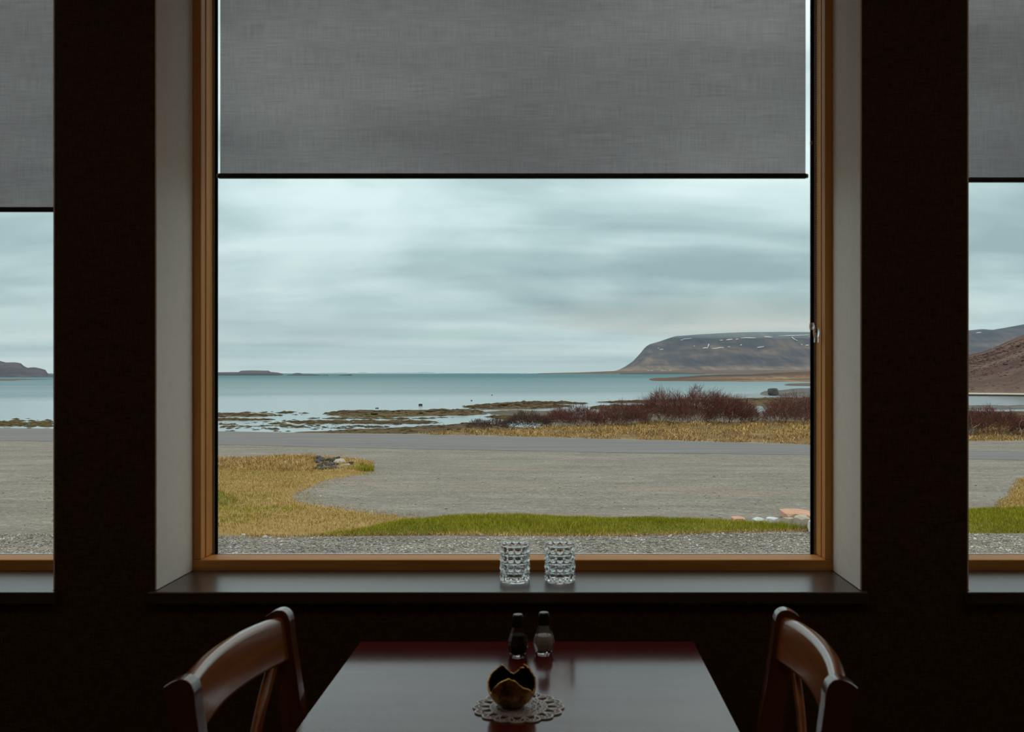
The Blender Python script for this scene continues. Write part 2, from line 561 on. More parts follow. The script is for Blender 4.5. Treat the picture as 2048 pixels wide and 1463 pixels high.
def make_blind(x0, x1, zb, zh, label, chain=False):
    r = tag(empty('roller_blind', ((x0 + x1) / 2, BY, ZT - 0.06)), label, 'blind', 'grey roller blinds half drawn down the windows')
    hw, top = (x1 - x0) / 2, ZT - 0.06
    nx, nz = 40, 24
    v, f = [], []
    for j in range(nz + 1):
        for i in range(nx + 1):
            u, s = i / nx, j / nz
            z = zb + zh - top + (0.03 - (zb + zh - top)) * s
            y = 0.0014 * math.sin(u * 9 + s * 3) * (1 - s * 0.6) + 0.0008 * math.sin(u * 23 + 1.3)
            v.append((-hw + 2 * hw * u, y, z))
    for j in range(nz):
        for i in range(nx):
            a = j * (nx + 1) + i
            f.append((a, a + 1, a + nx + 2, a + nx + 1))
    link_mesh('fabric', v, f, M['cloth'], r, smooth=60)
    bz = zb - top
    br = MB().prism([(-0.0055, bz), (0.0055, bz), (0.0055, bz + zh), (-0.0055, bz + zh)], -hw - 0.004, hw + 0.002, 0).build('bottom_bar', M['bar_dark'], r, bevel=0.003, seg=3, smooth=40)
    for s, e in ((-1, -hw - 0.004), (1, hw + 0.002)):
        ec = MB().lathe([(0.0001, 0), (0.0052, 0.0), (0.0060, 0.0015), (0.0060, 0.003), (0.0045, 0.0045), (0.0001, 0.005)], 14).build('end_cap', M['bar_cap'], br, smooth=40)
        ec.rotation_euler = (0, s * PI / 2, 0)
        ec.location = (e, 0, bz + zh / 2)
    MB().tube([(-hw - 0.012, 0.02, 0.03), (hw + 0.012, 0.02, 0.03)], 0.0195, 20).build('roller_tube', M['spacer'], r, smooth=40)
    for s in (-1, 1):
        MB().box(s * (hw + 0.012) - 0.002, s * (hw + 0.012) + 0.002, -0.01, 0.04, -0.005, 0.0595).build('bracket', M['spacer'], r)
    if chain:
        def strand(x, y, z0, z1, rad, pitch, name, mat):
            n = int((z1 - z0) / pitch)
            base = np.array([[1, 0, 0], [0, 1, 0], [-1, 0, 0], [0, -1, 0], [0, 0, 1.0], [0, 0, -1.0]])
            s2 = 0.72
            ring = np.array([[s2, s2, 0], [-s2, s2, 0], [-s2, -s2, 0], [s2, -s2, 0]])
            pts = np.vstack([base, ring])
            tri = []
            order = [0, 6, 1, 7, 2, 8, 3, 9]
            for k in range(8):
                p, q = order[k], order[(k + 1) % 8]
                tri += [(p, q, 4), (q, p, 5)]
            tri = np.array(tri)
            V, T = [], []
            for k in range(n):
                V.append(pts * rad + np.array([x, y, z0 + k * pitch]))
                T.append(tri + 10 * k)
            # the cord the beads sit on
            cv = []
            for zz in (z0, z1):
                for (aa, bb_) in ((1, 0), (0, 1), (-1, 0), (0, -1)):
                    cv.append((x + aa * 0.0006, y + bb_ * 0.0006, zz))
            V.append(np.array(cv))
            o0 = 10 * n
            T.append(np.array([t_ for k in range(4) for t_ in ((o0 + k, o0 + (k + 1) % 4, o0 + 4 + (k + 1) % 4), (o0 + k, o0 + 4 + (k + 1) % 4, o0 + 4 + k))]))
            o = fast_mesh(name, np.vstack(V), np.vstack(T), mat, r, True)
            o['kind'] = 'stuff'
            return o
        ccx = (x0 + x1) / 2
        xa, xb = 0.6690 - ccx, 0.6640 - ccx
        za = 1.452 - top
        strand(xa, -0.013, za, 0.03, 0.0026, 0.0060, 'bead_chain', M['bead'])
        strand(xb, 0.016, za + 0.01, 0.03, 0.0021, 0.0056, 'bead_chain', M['dark_cord'])
        cs = MB().lathe([(0.0001, -0.006), (0.003, -0.005), (0.0036, 0), (0.003, 0.005), (0.0001, 0.006)], 12, (xb, 0.016, 1.944 - top)).build('chain_joint', M['bar_cap'], r, smooth=40)
        # clear tensioner at the end of the loop
        tn = MB()
        tn.lathe([(0.0001, -0.012), (0.006, -0.012), (0.0075, -0.009), (0.0085, 0), (0.0075, 0.009), (0.0055, 0.011), (0.0055, 0.0125), (0.0001, 0.0125)], 12, (xa + 0.001, -0.012, za - 0.002))
        tn.lathe([(0.0001, -0.009), (0.0055, -0.009), (0.0072, 0), (0.0055, 0.009), (0.0001, 0.010)], 10, (xa - 0.008, -0.004, za + 0.014))
        tn.box(xa - 0.0035, xa + 0.0055, -0.017, -0.006, za - 0.028, za - 0.0145)
        tn.build('chain_tensioner', M['clear_plastic'], r, smooth=30)
    return r


make_blind(WIN[0][0] + 0.054, WIN[0][1] - 0.058, 1.7615, 0.013, 'grey roller blind drawn lowest, on the window with the dark islet')
make_blind(WIN[1][0] + 0.054, WIN[1][1] - 0.0576, 1.848, 0.0135, 'wide grey roller blind with beaded chain in the big middle window', True)
make_blind(WIN[2][0] + 0.054, WIN[2][1] - 0.058, 1.838, 0.013, 'grey roller blind on the window that shows the reddish hillside')

# ------------------------------------------------------------------ table
TX0, TX1, TY0, TY1, TZ = -0.4257, 0.2997, 0.98, 2.162, 0.763
tb = tag(empty('dining_table', ((TX0 + TX1) / 2, (TY0 + TY1) / 2, 0)), 'dark red mahogany dining table reflecting the window', 'table')
hx, hy = (TX1 - TX0) / 2, (TY1 - TY0) / 2
MB().box(-hx, hx, -hy, hy, TZ - 0.028, TZ).build('tabletop', M['table_wood'], tb, bevel=0.0025, seg=3, smooth=40)
for (a, bb, c, d) in ((-hx + 0.09, hx - 0.09, -hy + 0.045, -hy + 0.065), (-hx + 0.09, hx - 0.09, hy - 0.065, hy - 0.045),
                      (-hx + 0.045, -hx + 0.065, -hy + 0.09, hy - 0.09), (hx - 0.065, hx - 0.045, -hy + 0.09, hy - 0.09)):
    MB().box(a, bb, c, d, TZ - 0.095, TZ - 0.0285).build('apron', M['table_wood'], tb, bevel=0.002)
for sx in (-1, 1):
    for sy in (-1, 1):
        lx, ly = sx * (hx - 0.065), sy * (hy - 0.065)
        lg = MB()
        lg.add([(lx + u * 0.017, ly + q * 0.017, 0) for u, q in ((-1, -1), (1, -1), (1, 1), (-1, 1))] + [(lx + u * 0.025, ly + q * 0.025, TZ - 0.0285) for u, q in ((-1, -1), (1, -1), (1, 1), (-1, 1))],
               [(0, 1, 2, 3), (4, 5, 6, 7), (0, 1, 5, 4), (1, 2, 6, 5), (2, 3, 7, 6), (3, 0, 4, 7)])
        lg.build('leg', M['table_wood'], tb, bevel=0.003)


# ------------------------------------------------------------------ chairs
def smooth_curve(pts, n):
    """Catmull-Rom through the points"""
    P = [Vector(p) for p in pts]
    out = []
    m_ = len(P) - 1
    for i in range(n + 1):
        s = i / n * m_
        k = min(int(s), m_ - 1)
        u = s - k
        p0, p1, p2, p3 = P[max(k - 1, 0)], P[k], P[k + 1], P[min(k + 2, m_)]
        out.append(0.5 * ((2 * p1) + (p2 - p0) * u + (2 * p0 - 5 * p1 + 4 * p2 - p3) * u * u + (3 * p1 - p0 - 3 * p2 + p3) * u ** 3))
    return out


def sweep(path, frames, outline):
    """outline (a, b) carried along the path in the given (A, B) axes"""
    v, f = [], []
    n = len(outline)
    for p, (A, B) in zip(path, frames):
        for (a, b_) in outline:
            v.append(Vector(p) + A * a + B * b_)
    for i in range(len(path) - 1):
        for k in range(n):
            f.append((i * n + k, i * n + (k + 1) % n, (i + 1) * n + (k + 1) % n, (i + 1) * n + k))
    f.append(tuple(range(n - 1, -1, -1)))
    f.append(tuple(range((len(path) - 1) * n, len(path) * n)))
    return MB().add(v, f)


def round_rect(hw, hh, r, k=4):
    o = []
    for (cx_, cy_, a0) in ((hw - r, hh - r, 0), (-hw + r, hh - r, 90), (-hw + r, -hh + r, 180), (hw - r, -hh + r, 270)):
        for i in range(k + 1):
            a = math.radians(a0 + 90 * i / k)
            o.append((cx_ + r * math.cos(a), cy_ + r * math.sin(a)))
    return o


def lean(z):
    """how far the back stands forward at height z"""
    return float(np.interp(z, [0, 0.20, 0.45, 0.58, 0.69, 0.80, 0.88, 0.92], [0.010, 0.042, 0.060, 0.047, 0.031, 0.0145, 0.0035, -0.001]))


def make_chair(label):
    ch = tag(empty('dining_chair'), label, 'chair', 'cross back chairs at the table')
    HY = 0.199
    back = smooth_curve([(lean(z) - hw, z, 0) for z, hw in ((0, .015), (.2, .018), (.45, .0205), (.58, .0205), (.69, .0195), (.80, .0185), (.87, .0180), (.900, .0208))], 36)
    top = smooth_curve([(-0.0225, 0.9085, 0), (-0.012, 0.9160, 0), (0.0, 0.9205, 0), (0.0105, 0.9195, 0), (0.0185, 0.9125, 0), (0.0228, 0.900, 0)], 16)
    front = smooth_curve([(lean(z) + hw, z, 0) for z, hw in ((.885, .0208), (.80, .0215), (.69, .0220), (.58, .0220), (.45, .0215), (.2, .017), (0, .015))], 36)
    prof = [(p.x, p.y) for p in back + top + front]
    for s in (-1, 1):
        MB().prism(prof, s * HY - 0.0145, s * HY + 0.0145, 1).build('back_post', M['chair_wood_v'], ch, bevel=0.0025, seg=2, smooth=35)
    # curved top rail
    path, fr_ = [], []
    for i in range(25):
        y = -0.189 + 0.378 * i / 24
        q = 1 - (y / 0.189) ** 2
        path.append((0.0045 - 0.022 * q, y, 0.8680 + 0.005 * q))
        T_ = Vector((0.044 * y / 0.189 / 0.189, 1, 0)).normalized()
        B = Vector((-0.14, 0, 1)).normalized()
        fr_.append((T_.cross(B).normalized(), B))
    sweep(path, fr_, round_rect(0.0130, 0.0405, 0.0100, 5)).build('top_rail', M['chair_wood'], ch, smooth=40)
    # crossing back slats
    for s in (-1, 1):
        pts = smooth_curve([(lean(.84) - 0.010, s * 0.160, 0.838), (lean(.775) - 0.018, s * 0.090, 0.775), (lean(.70) - 0.018, 0.0, 0.690), (lean(.60) - 0.012, -s * 0.090, 0.590), (lean(.50) - 0.002, -s * 0.172, 0.490)], 24)
        fr_ = []
        for i in range(25):
            t_ = (pts[min(i + 1, 24)] - pts[max(i - 1, 0)]).normalized()
            A = Vector((1, 0, 0))
            fr_.append((A, t_.cross(A).normalized()))
        off = 0.004 * s
        sweep([p + Vector((off, 0, 0)) for p in pts], fr_, round_rect(0.0055, 0.0150, 0.003, 3)).build('cross_slat', M['chair_wood'], ch, smooth=40)
    sweep([(lean(.475), -0.188, .475), (lean(.475), 0.188, .475)], [(Vector((1, 0, 0)), Vector((0, 0, 1)))] * 2, round_rect(0.009, 0.019, 0.004)).build('back_rail', M['chair_wood'], ch, smooth=40)
    # seat with a rounded front
    out = [(0.052, -0.192)] + [(0.20, -0.213)] + [(0.34 + 0.055 * math.sin(a), -0.213 + 0.05 * (1 - math.cos(a))) for a in np.linspace(0, PI / 2, 6)]
    out = out + [(x, -y) for (x, y) in reversed(out)]
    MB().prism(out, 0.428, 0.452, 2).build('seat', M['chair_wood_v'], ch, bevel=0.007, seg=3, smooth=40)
    for s in (-1, 1):
        MB().add([(0.345 + u * 0.012, s * 0.178 + q * 0.012, 0) for u, q in ((-1, -1), (1, -1), (1, 1), (-1, 1))] + [(0.345 + u * 0.019, s * 0.178 + q * 0.019, 0.4275) for u, q in ((-1, -1), (1, -1), (1, 1), (-1, 1))],
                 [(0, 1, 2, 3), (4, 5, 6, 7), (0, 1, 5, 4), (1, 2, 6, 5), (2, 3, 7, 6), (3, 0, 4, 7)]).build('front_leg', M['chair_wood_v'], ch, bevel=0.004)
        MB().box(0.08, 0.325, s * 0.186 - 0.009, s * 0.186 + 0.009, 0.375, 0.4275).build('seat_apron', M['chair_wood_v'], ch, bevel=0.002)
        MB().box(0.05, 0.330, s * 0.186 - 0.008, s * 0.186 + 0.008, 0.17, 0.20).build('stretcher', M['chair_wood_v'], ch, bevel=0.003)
    MB().box(0.335, 0.353, -0.158, 0.158, 0.375, 0.4275).build('seat_apron', M['chair_wood_v'], ch, bevel=0.002)
    return ch


chair = make_chair('cross back wooden chair on the side of the table nearer the islands')
chair.location = (-0.503, 1.572, 0)
chair.rotation_euler = (0, 0, -0.06)
chair.scale = (1, 1, 1.007)
chair2 = copy_tree(chair)
chair2['label'] = 'cross back wooden chair on the side of the table towards the mountain'
chair2.location = (0.4005, 1.572, 0)
chair2.rotation_euler = (0, 0, PI - 0.045)


# ------------------------------------------------------------------ things on the sill
def make_votive():
    R, H, rows, cols = 0.0362, 0.0925, 4, 12
    nt, nz = 144, 92
    v, f = [], []
    rowh = (H - 0.008) / rows
    for j in range(nz + 1):
        z = H * j / nz
        for i in range(nt):
            a = 2 * PI * i / nt
            k = (z - 0.004) / rowh
            if 0 <= k < rows:
                u = (k % 1.0) - 0.5
                col = a / (2 * PI) * cols
                du = (col % 1.0) - 0.5
                dx, dz = du * 2 * PI * R / cols, u * rowh
                d = math.hypot(dx, dz) / 0.0078
                r = R - 0.0026 + (0.0040 * math.sqrt(max(0.0, 1 - d * d)) if d < 1 else 0.0)
                edge = abs(u) * 2
                r += 0.0030 * max(0.0, (edge - 0.80) / 0.20) ** 0.7 * (0.75 + 0.25 * math.cos(du * 2 * PI))
            else:
                r = R - 0.001 - (0.0012 if z < 0.004 else 0.0)
            v.append((r * math.cos(a), r * math.sin(a), z))
    prof = [(R - 0.0030, H + 0.0008), (R - 0.0052, H), (0.0295, H - 0.01), (0.0285, 0.03), (0.0275, 0.016), (0.022, 0.012)]
    for (r, z) in prof:
        for i in range(nt):
            a = 2 * PI * i / nt
            v.append((r * math.cos(a), r * math.sin(a), z))
    rr = nz + 1 + len(prof)
    for j in range(rr - 1):
        for i in range(nt):
            f.append((j * nt + i, j * nt + (i + 1) % nt, (j + 1) * nt + (i + 1) % nt, (j + 1) * nt + i))
    f.append(tuple(range(nt - 1, -1, -1)))
    f.append(tuple(range((rr - 1) * nt, rr * nt)))
    return link_mesh('votive_glass', v, f, M['crystal'], smooth=50)


vg = make_votive()
tag(vg, 'dimpled crystal votive glass on the sill, nearer the islands of the two', 'candle holder', 'crystal votive glasses on the window sill')
vg.location = (-0.0990, 2.402, ZS + 0.0003)
vg.rotation_euler = (0, 0, 0.0)
v2 = vg.copy()
COL.objects.link(v2)
v2['label'] = 'dimpled crystal votive glass on the sill, nearer the mountain of the two'
v2.location = (0.0095, 2.402, ZS + 0.0003)
v2.rotation_euler = (0, 0, PI / 12)


# ------------------------------------------------------------------ things on the table
def make_shaker(name, label, cat, fill_mat, fill_top, loc, rz):
    s = tag(empty(name, loc, rz), label, cat, 'salt and pepper shakers')
    s.scale = (0.98,) * 3
    n = 10
    o_ = [(0.0165, 0.0), (0.0185, 0.003), (0.0232, 0.021), (0.0222, 0.030), (0.0125, 0.060)]
    i_ = [(0.0105, 0.060), (0.0200, 0.030), (0.0208, 0.021), (0.0165, 0.0055), (0.0150, 0.0045)]
    MB().lathe(o_ + i_, n).build('glass_body', M['crystal'], s)

    def rin(z):
        return float(np.interp(z, [0.0045, 0.0055, 0.021, 0.030, 0.060], [0.0150, 0.0165, 0.0208, 0.0200, 0.0105])) - 0.0004
    zz = [0.0049, 0.0062, 0.021, min(0.030, fill_top - 0.002), fill_top - 0.001, fill_top]
    MB().lathe([(rin(z) * (1 if k < 5 else 0.9), z) for k, z in enumerate(zz)], n).build('contents', fill_mat, s)
    MB().lathe([(0.0128, 0.0585), (0.0138, 0.0595), (0.0136, 0.066), (0.0118, 0.078), (0.0108, 0.0825), (0.0103, 0.0832), (0.0001, 0.0832)], 24).build('cap', M['black_cap'], s, smooth=40)
    MB().lathe([(0.0001, 0.0833), (0.0098, 0.0833), (0.0098, 0.0842), (0.0090, 0.0850), (0.0001, 0.0856)], 24).build('cap_plate', M['chrome_top'], s, smooth=40)
    return s


make_shaker('pepper_shaker', 'faceted glass pepper shaker with black cap, filled dark', 'shaker', M['pepper'], 0.042, (-0.0790, 2.062, TZ + 0.0002), 0.31)
make_shaker('salt_shaker', 'faceted glass salt shaker with black cap, half full of white salt', 'shaker', M['salt'], 0.0365, (-0.0252, 2.079, TZ + 0.0002), 0.1)

# lace doily
m, t, b = new_mat('doily_felt')
L(t, ramp(t, ntex(t, objco(t), 300, 4, 0.7), [(0.3, (0.78, 0.77, 0.75)), (0.7, (0.90, 0.89, 0.87))]), b.inputs['Base Color'])
setp(b, rough=0.38, spec=0.6)
M['doily'] = m


def doily():
    mb = MB()
    T0, T1 = 0.0004, 0.0026

    def ribbon(pts, w_, closed=False):
        P = [Vector((p[0], p[1], 0)) for p in pts]
        n = len(P)
        v = []
        for i in range(n):
            a = P[(i - 1) % n] if closed else P[max(i - 1, 0)]
            c = P[(i + 1) % n] if closed else P[min(i + 1, n - 1)]
            d = (c - a)
            d = d.normalized() if d.length > 1e-9 else Vector((1, 0, 0))
            nn = Vector((-d.y, d.x, 0)) * (w_ / 2)
            for q, z in ((P[i] - nn, T0), (P[i] + nn, T0), (P[i] + nn, T1), (P[i] - nn, T1)):
                v.append((q.x, q.y, z))
        f = []
        for i in range(n if closed else n - 1):
            j = (i + 1) % n
            for k in range(4):
                f.append((i * 4 + k, i * 4 + (k + 1) % 4, j * 4 + (k + 1) % 4, j * 4 + k))
        if not closed:
            f += [(3, 2, 1, 0), tuple((n - 1) * 4 + k for k in range(4))]
        mb.add(v, f)

    def circ(cx_, cy_, r, n):
        return [(cx_ + r * math.cos(2 * PI * k / n), cy_ + r * math.sin(2 * PI * k / n)) for k in range(n)]

    def pol(r, a):
        return (r * math.cos(a), r * math.sin(a))
    R, NP = 0.0835, 16
    st = 2 * PI / NP
    for r, ww in ((0.012, 0.0024), (0.022, 0.0016), (0.0315, 0.0015), (0.041, 0.0018), (0.0505, 0.0026)):
        ribbon(circ(0, 0, r, 64), ww, True)
    for k in range(NP):
        a = k * st
        # outer scallop: three short arcs make one lobe
        ribbon([pol(R - 0.0035 - 0.0085 * abs(u) ** 2.2, a + u * st / 2) for u in np.linspace(-1, 1, 9)], 0.0030)
        # leaf-shaped opening under the lobe
        ribbon([pol(0.0505 + 0.0205 * math.sin(PI * (u + 1) / 2) ** 0.8, a + u * st * 0.46) for u in np.linspace(-1, 1, 11)], 0.0021)
        # three fine rays between leaf and rim
        for d in (-0.26, 0, 0.26):
            ribbon([pol(0.069 - 0.004 * abs(d), a + d * st * 0.55), pol(R - 0.0035 - 0.0085 * abs(2 * d) ** 2.2, a + d * st)], 0.0014)
        ribbon([pol(0.050, a + st / 2), pol(R - 0.0115, a + st / 2)], 0.0026)
        # inner lacework
        for q in (0.25, 0.75):
            ribbon([pol(0.0405, a + q * st), pol(0.0515, a + (q - 0.25) * st)], 0.0018)
            ribbon([pol(0.0405, a + q * st), pol(0.0515, a + (q + 0.25) * st)], 0.0018)
        ribbon([pol(0.0125, a), pol(0.0220, a + st * 0.5), pol(0.0315, a), pol(0.0410, a + st * 0.5)], 0.0013)
        ribbon([pol(0.0125, a), pol(0.0220, a - st * 0.5), pol(0.0315, a), pol(0.0410, a - st * 0.5)], 0.0013)
    for k in range(8):
        ribbon([pol(0.0, k * PI / 4), pol(0.020, k * PI / 4)], 0.0024)
    return mb


dl = doily().build('lace_doily', M['doily'])
tag(dl, 'round white cut lace doily under the golden bowl', 'doily')
dl.scale = (0.98, 0.98, 1)
dl.location = (-0.0650, 1.733, TZ)

# broken golden eggshell bowl
m, t, b = new_mat('gold_outside')
nz = ntex(t, objco(t), 55, 5, 0.65, 0.5)
L(t, ramp(t, nz, [(0.40, (0.10, 0.045, 0.010)), (0.60, (0.50, 0.27, 0.060))]), b.inputs['Base Color'])
L(t, ramp(t, nz, [(0.35, 0.55), (0.65, 0.30)]), b.inputs['Roughness'])
setp(b, metal=0.75)
bump(t, b, nz, 0.15, 0.003)
M['gold'] = m
plain('gold_rim', (0.90, 0.52, 0.13), 0.22, 1.0)
plain('bowl_inside', (0.010, 0.009, 0.010), 0.4)


def egg_bowl():
    R, zc_ = 0.0435, 0.0400
    keys = [(0, .043), (12, .050), (22, .049), (35, .0585), (44, .0650), (52, .0655), (55, .0590), (68, .0575), (74, .0525), (88, .0450), (98, .0480), (112, .0590), (122, .0650), (136, .0600), (158, .0520),
            (172, .047), (185, .043), (200, .031), (211, .0285), (228, .042), (242, .052), (255, .0575), (268, .0590), (280, .0560), (292, .0480), (303, .042), (312, .0400), (322, .0360), (335, .027), (348, .036), (360, .043)]
    n = 180
    v, f, rows = [], [], 26
    cut = [float(np.interp(360 * i / n, [k[0] for k in keys], [k[1] for k in keys])) + 0.0016 * mnoise.noise(Vector((i * 0.33, 0.7, 2.1))) + 0.0005 * math.sin(i * 2.7) for i in range(n)]

    def ring(rad, t0, lay):
        for j in range(rows + 1):
            for i in range(n):
                a = 2 * PI * i / n
                z1 = cut[i]
                zb = 0.0012 if lay == 0 else 0.0040
                z = zb + (z1 - zb) * (j / rows) ** 1.0
                q = max(0.0, 1 - ((z - zc_) / (rad if z > zc_ else 0.0425 - (0.0435 - rad))) ** 2)
                r = max(0.014 if lay == 0 else 0.010, rad * math.sqrt(q))
                v.append((r * math.cos(a), r * math.sin(a), z))
    ring(R, 0, 0)
    ring(R - 0.0024, 0, 1)
    off = (rows + 1) * n
    fo, fi, frm = [], [], []
    for j in range(rows):
        for i in range(n):
            k = (i + 1) % n
            fo.append((j * n + i, j * n + k, (j + 1) * n + k, (j + 1) * n + i))
            fi.append((off + j * n + i, off + (j + 1) * n + i, off + (j + 1) * n + k, off + j * n + k))
    fo.append(tuple(range(n - 1, -1, -1)))
    fi.append(tuple(off + i for i in range(n)))
    for i in range(n):
        k = (i + 1) % n
        frm.append((rows * n + i, rows * n + k, off + rows * n + k, off + rows * n + i))
    me = bpy.data.meshes.new('golden_bowl')
    me.from_pydata(v, [], fo + fi + frm)
    for mm in ('gold', 'bowl_inside', 'gold_rim'):
        me.materials.append(M[mm])
    me.polygons.foreach_set('material_index', [0] * len(fo) + [1] * len(fi) + [2] * len(frm))
    me.polygons.foreach_set('use_smooth', [True] * len(me.polygons))
    me.set_sharp_from_angle(angle=math.radians(50))
    o = bpy.data.objects.new('golden_bowl', me)
    COL.objects.link(o)
    # gilded lip that follows the break
    rp = []
    for i in range(n):
        a = 2 * PI * i / n
        q = math.sqrt(max(0.0, 1 - ((cut[i] - zc_) / 0.0435) ** 2)) * (R - 0.0012)
        rp.append((q * math.cos(a), q * math.sin(a), cut[i]))
    rp.append(rp[0])
    MB().tube(rp, 0.00125, 6, cap=False).build('gilded_lip', M['gold_rim'], o, smooth=60)
    return o


eb = egg_bowl()
tag(eb, 'round golden bowl broken open like an eggshell, dark inside', 'bowl')
eb.scale = (0.98,) * 3
eb.location = (-0.0768, 1.733, TZ + 0.0026)

# ------------------------------------------------------------------ outdoors: materials
GZ, SZ = -0.655, -2.20              # level of the yard, level of the sea


def geoco(t):
    return N(t, 'ShaderNodeNewGeometry').outputs['Position']


def ground_mat(name, stops, scale, streak=(1, 1, 1), fine=40.0, fine_amt=0.4, rough=0.95, bumps=0.4, bd=0.02, big=None):
    m, t, b = new_mat(name)
    co = geoco(t)
    n1 = ntex(t, mapping(t, co, streak), scale, 6, 0.6)
    n2 = ntex(t, co, fine, 4, 0.7)
    f = mth(t, 'ADD', mth(t, 'MULTIPLY', n1, 1 - fine_amt), mth(t, 'MULTIPLY', n2, fine_amt))
    c = ramp(t, f, stops)
    if big:
        bf = ramp(t, ntex(t, mapping(t, co, big[2]), big[0], 4, 0.55, 0.3), [(0.42, 0.0), (0.62, 1.0)])
        c = mixc(t, mth(t, 'MULTIPLY', bf, big[3]), c, big[1])
    L(t, c, b.inputs['Base Color'])
    setp(b, rough=rough, spec=0.15)
    bump(t, b, f, bumps, bd)
    M[name] = m
    return m


def blade_mat(name, cols, rough=0.8):
    m, t, b = new_mat(name)
    g = N(t, 'ShaderNodeNewGeometry')
    p = ntex(t, g.outputs['Position'], 1.1, 4, 0.6)
    f = mth(t, 'ADD', mth(t, 'MULTIPLY', g.outputs['Random Per Island'], 0.5), mth(t, 'MULTIPLY', p, 0.5))
    n = len(cols)
    L(t, ramp(t, f, [(0.22 + 0.56 * i / (n - 1), c) for i, c in enumerate(cols)]), b.inputs['Base Color'])
    setp(b, rough=rough, spec=0.15)
    M[name] = m
    return m


# gravel: separate grains from cells of different tone, patches of pinkish and pale grit
m, t, b = new_mat('gravel')
co = geoco(t)
vo = N(t, 'ShaderNodeTexVoronoi')
vo.inputs['Scale'].default_value = 26.0
L(t, co, vo.inputs['Vector'])
sepc = N(t, 'ShaderNodeSeparateColor')
L(t, vo.outputs['Color'], sepc.inputs[0])
grain = ramp(t, sepc.outputs[0], [(0.0, (0.115, 0.105, 0.090)), (0.5, (0.200, 0.188, 0.165)), (0.9, (0.285, 0.270, 0.245)), (1.0, (0.44, 0.42, 0.40))])
st = ntex(t, mapping(t, co, (0.30, 1.0, 1)), 2.1, 12, 0.78, 0.5)
worn = ramp(t, st, [(0.34, (0.128, 0.111, 0.088)), (0.50, (0.195, 0.177, 0.145)), (0.66, (0.300, 0.278, 0.236))])
c = mixc(t, 0.60, grain, worn)
pk_ = ramp(t, ntex(t, mapping(t, co, (0.22, 0.9, 1), (4, 1, 0)), 0.9, 5, 0.6, 0.4), [(0.56, 0.0), (0.70, 1.0)])
c = mixc(t, mth(t, 'MULTIPLY', pk_, 0.35), c, (0.300, 0.215, 0.165))
dk_ = ramp(t, ntex(t, mapping(t, co, (0.16, 0.7, 1), (9, 5, 0)), 0.8, 5, 0.6, 0.4), [(0.55, 0.0), (0.75, 1.0)])
c = mixc(t, mth(t, 'MULTIPLY', dk_, 0.45), c, (0.120, 0.110, 0.098))
L(t, c, b.inputs['Base Color'])
setp(b, rough=0.95, spec=0.15)
bump(t, b, vo.outputs['Distance'], 0.5, 0.02)
M['gravel'] = m

ground_mat('asphalt', [(0.30, (0.125, 0.124, 0.122)), (0.70, (0.200, 0.196, 0.190))], 2.0, (0.12, 1.6, 1), 60.0, 0.25, 0.9, 0.15, 0.005)
ground_mat('grass_soil', [(0.3, (0.10, 0.115, 0.022)), (0.7, (0.21, 0.19, 0.05))], 4.0)
ground_mat('dry_soil', [(0.25, (0.190, 0.115, 0.036)), (0.5, (0.300, 0.195, 0.070)), (0.75, (0.42, 0.295, 0.125))], 2.2, (0.6, 1, 1), 50.0, 0.35,
           big=(0.5, (0.175, 0.165, 0.035), (0.5, 1, 1), 0.35))
ground_mat('seaweed', [(0.34, (0.026, 0.016, 0.008)), (0.50, (0.070, 0.042, 0.016)), (0.66, (0.140, 0.090, 0.034))], 0.35, (0.3, 1, 1), 2.2, 0.45, 0.8, 0.9, 0.25,
           big=(0.05, (0.150, 0.120, 0.030), (1, 1, 1), 0.28))
ground_mat('shore_mud', [(0.30, (0.040, 0.034, 0.026)), (0.55, (0.105, 0.085, 0.060)), (0.75, (0.20, 0.165, 0.115))], 0.30, (0.5, 1, 1), 2.0, 0.45, 0.75, 0.8, 0.2)
ground_mat('shore_rock', [(0.30, (0.030, 0.030, 0.032)), (0.52, (0.110, 0.105, 0.100)), (0.75, (0.24, 0.22, 0.20))], 0.12, (0.6, 1, 2), 0.9, 0.5, 0.85, 1.0, 0.6)
ground_mat('shore_heath', [(0.38, (0.030, 0.028, 0.026)), (0.47, (0.085, 0.056, 0.040)), (0.56, (0.140, 0.082, 0.050)), (0.66, (0.30, 0.225, 0.14))], 0.030, (0.35, 0.8, 7), 0.35, 0.4, 0.9, 0.7, 0.8)
ground_mat('islet', [(0.32, (0.032, 0.038, 0.052)), (0.52, (0.078, 0.078, 0.096)), (0.70, (0.150, 0.138, 0.140))], 0.02, (0.5, 1, 1.5), 0.12, 0.4, 0.9, 0.4, 1.0)
ground_mat('islet_rock', [(0.30, (0.028, 0.034, 0.042)), (0.7, (0.075, 0.082, 0.090))], 0.03, (0.5, 1, 1), 0.2, 0.5, 0.9, 0.4, 1.0)
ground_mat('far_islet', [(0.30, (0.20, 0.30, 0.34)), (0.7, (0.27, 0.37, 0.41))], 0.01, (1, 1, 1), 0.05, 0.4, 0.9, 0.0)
ground_mat('heath', [(0.34, (0.028, 0.015, 0.015)), (0.46, (0.066, 0.031, 0.029)), (0.56, (0.105, 0.056, 0.048)), (0.68, (0.23, 0.18, 0.135))], 0.040, (0.5, 0.8, 2.5), 0.55, 0.5, 0.95, 1.0, 2.0,
           big=(0.011, (0.30, 0.24, 0.18), (0.4, 1.5, 1), 0.35))
ground_mat('stone_dark', [(0.30, (0.022, 0.022, 0.025)), (0.7, (0.115, 0.108, 0.105))], 5.0, (1, 1, 1), 40.0, 0.4, 0.9, 0.5, 0.01)
ground_mat('stone_white', [(0.30, (0.42, 0.43, 0.44)), (0.7, (0.66, 0.66, 0.65))], 6.0, (1, 1, 1), 60.0, 0.4, 0.9, 0.4, 0.01)
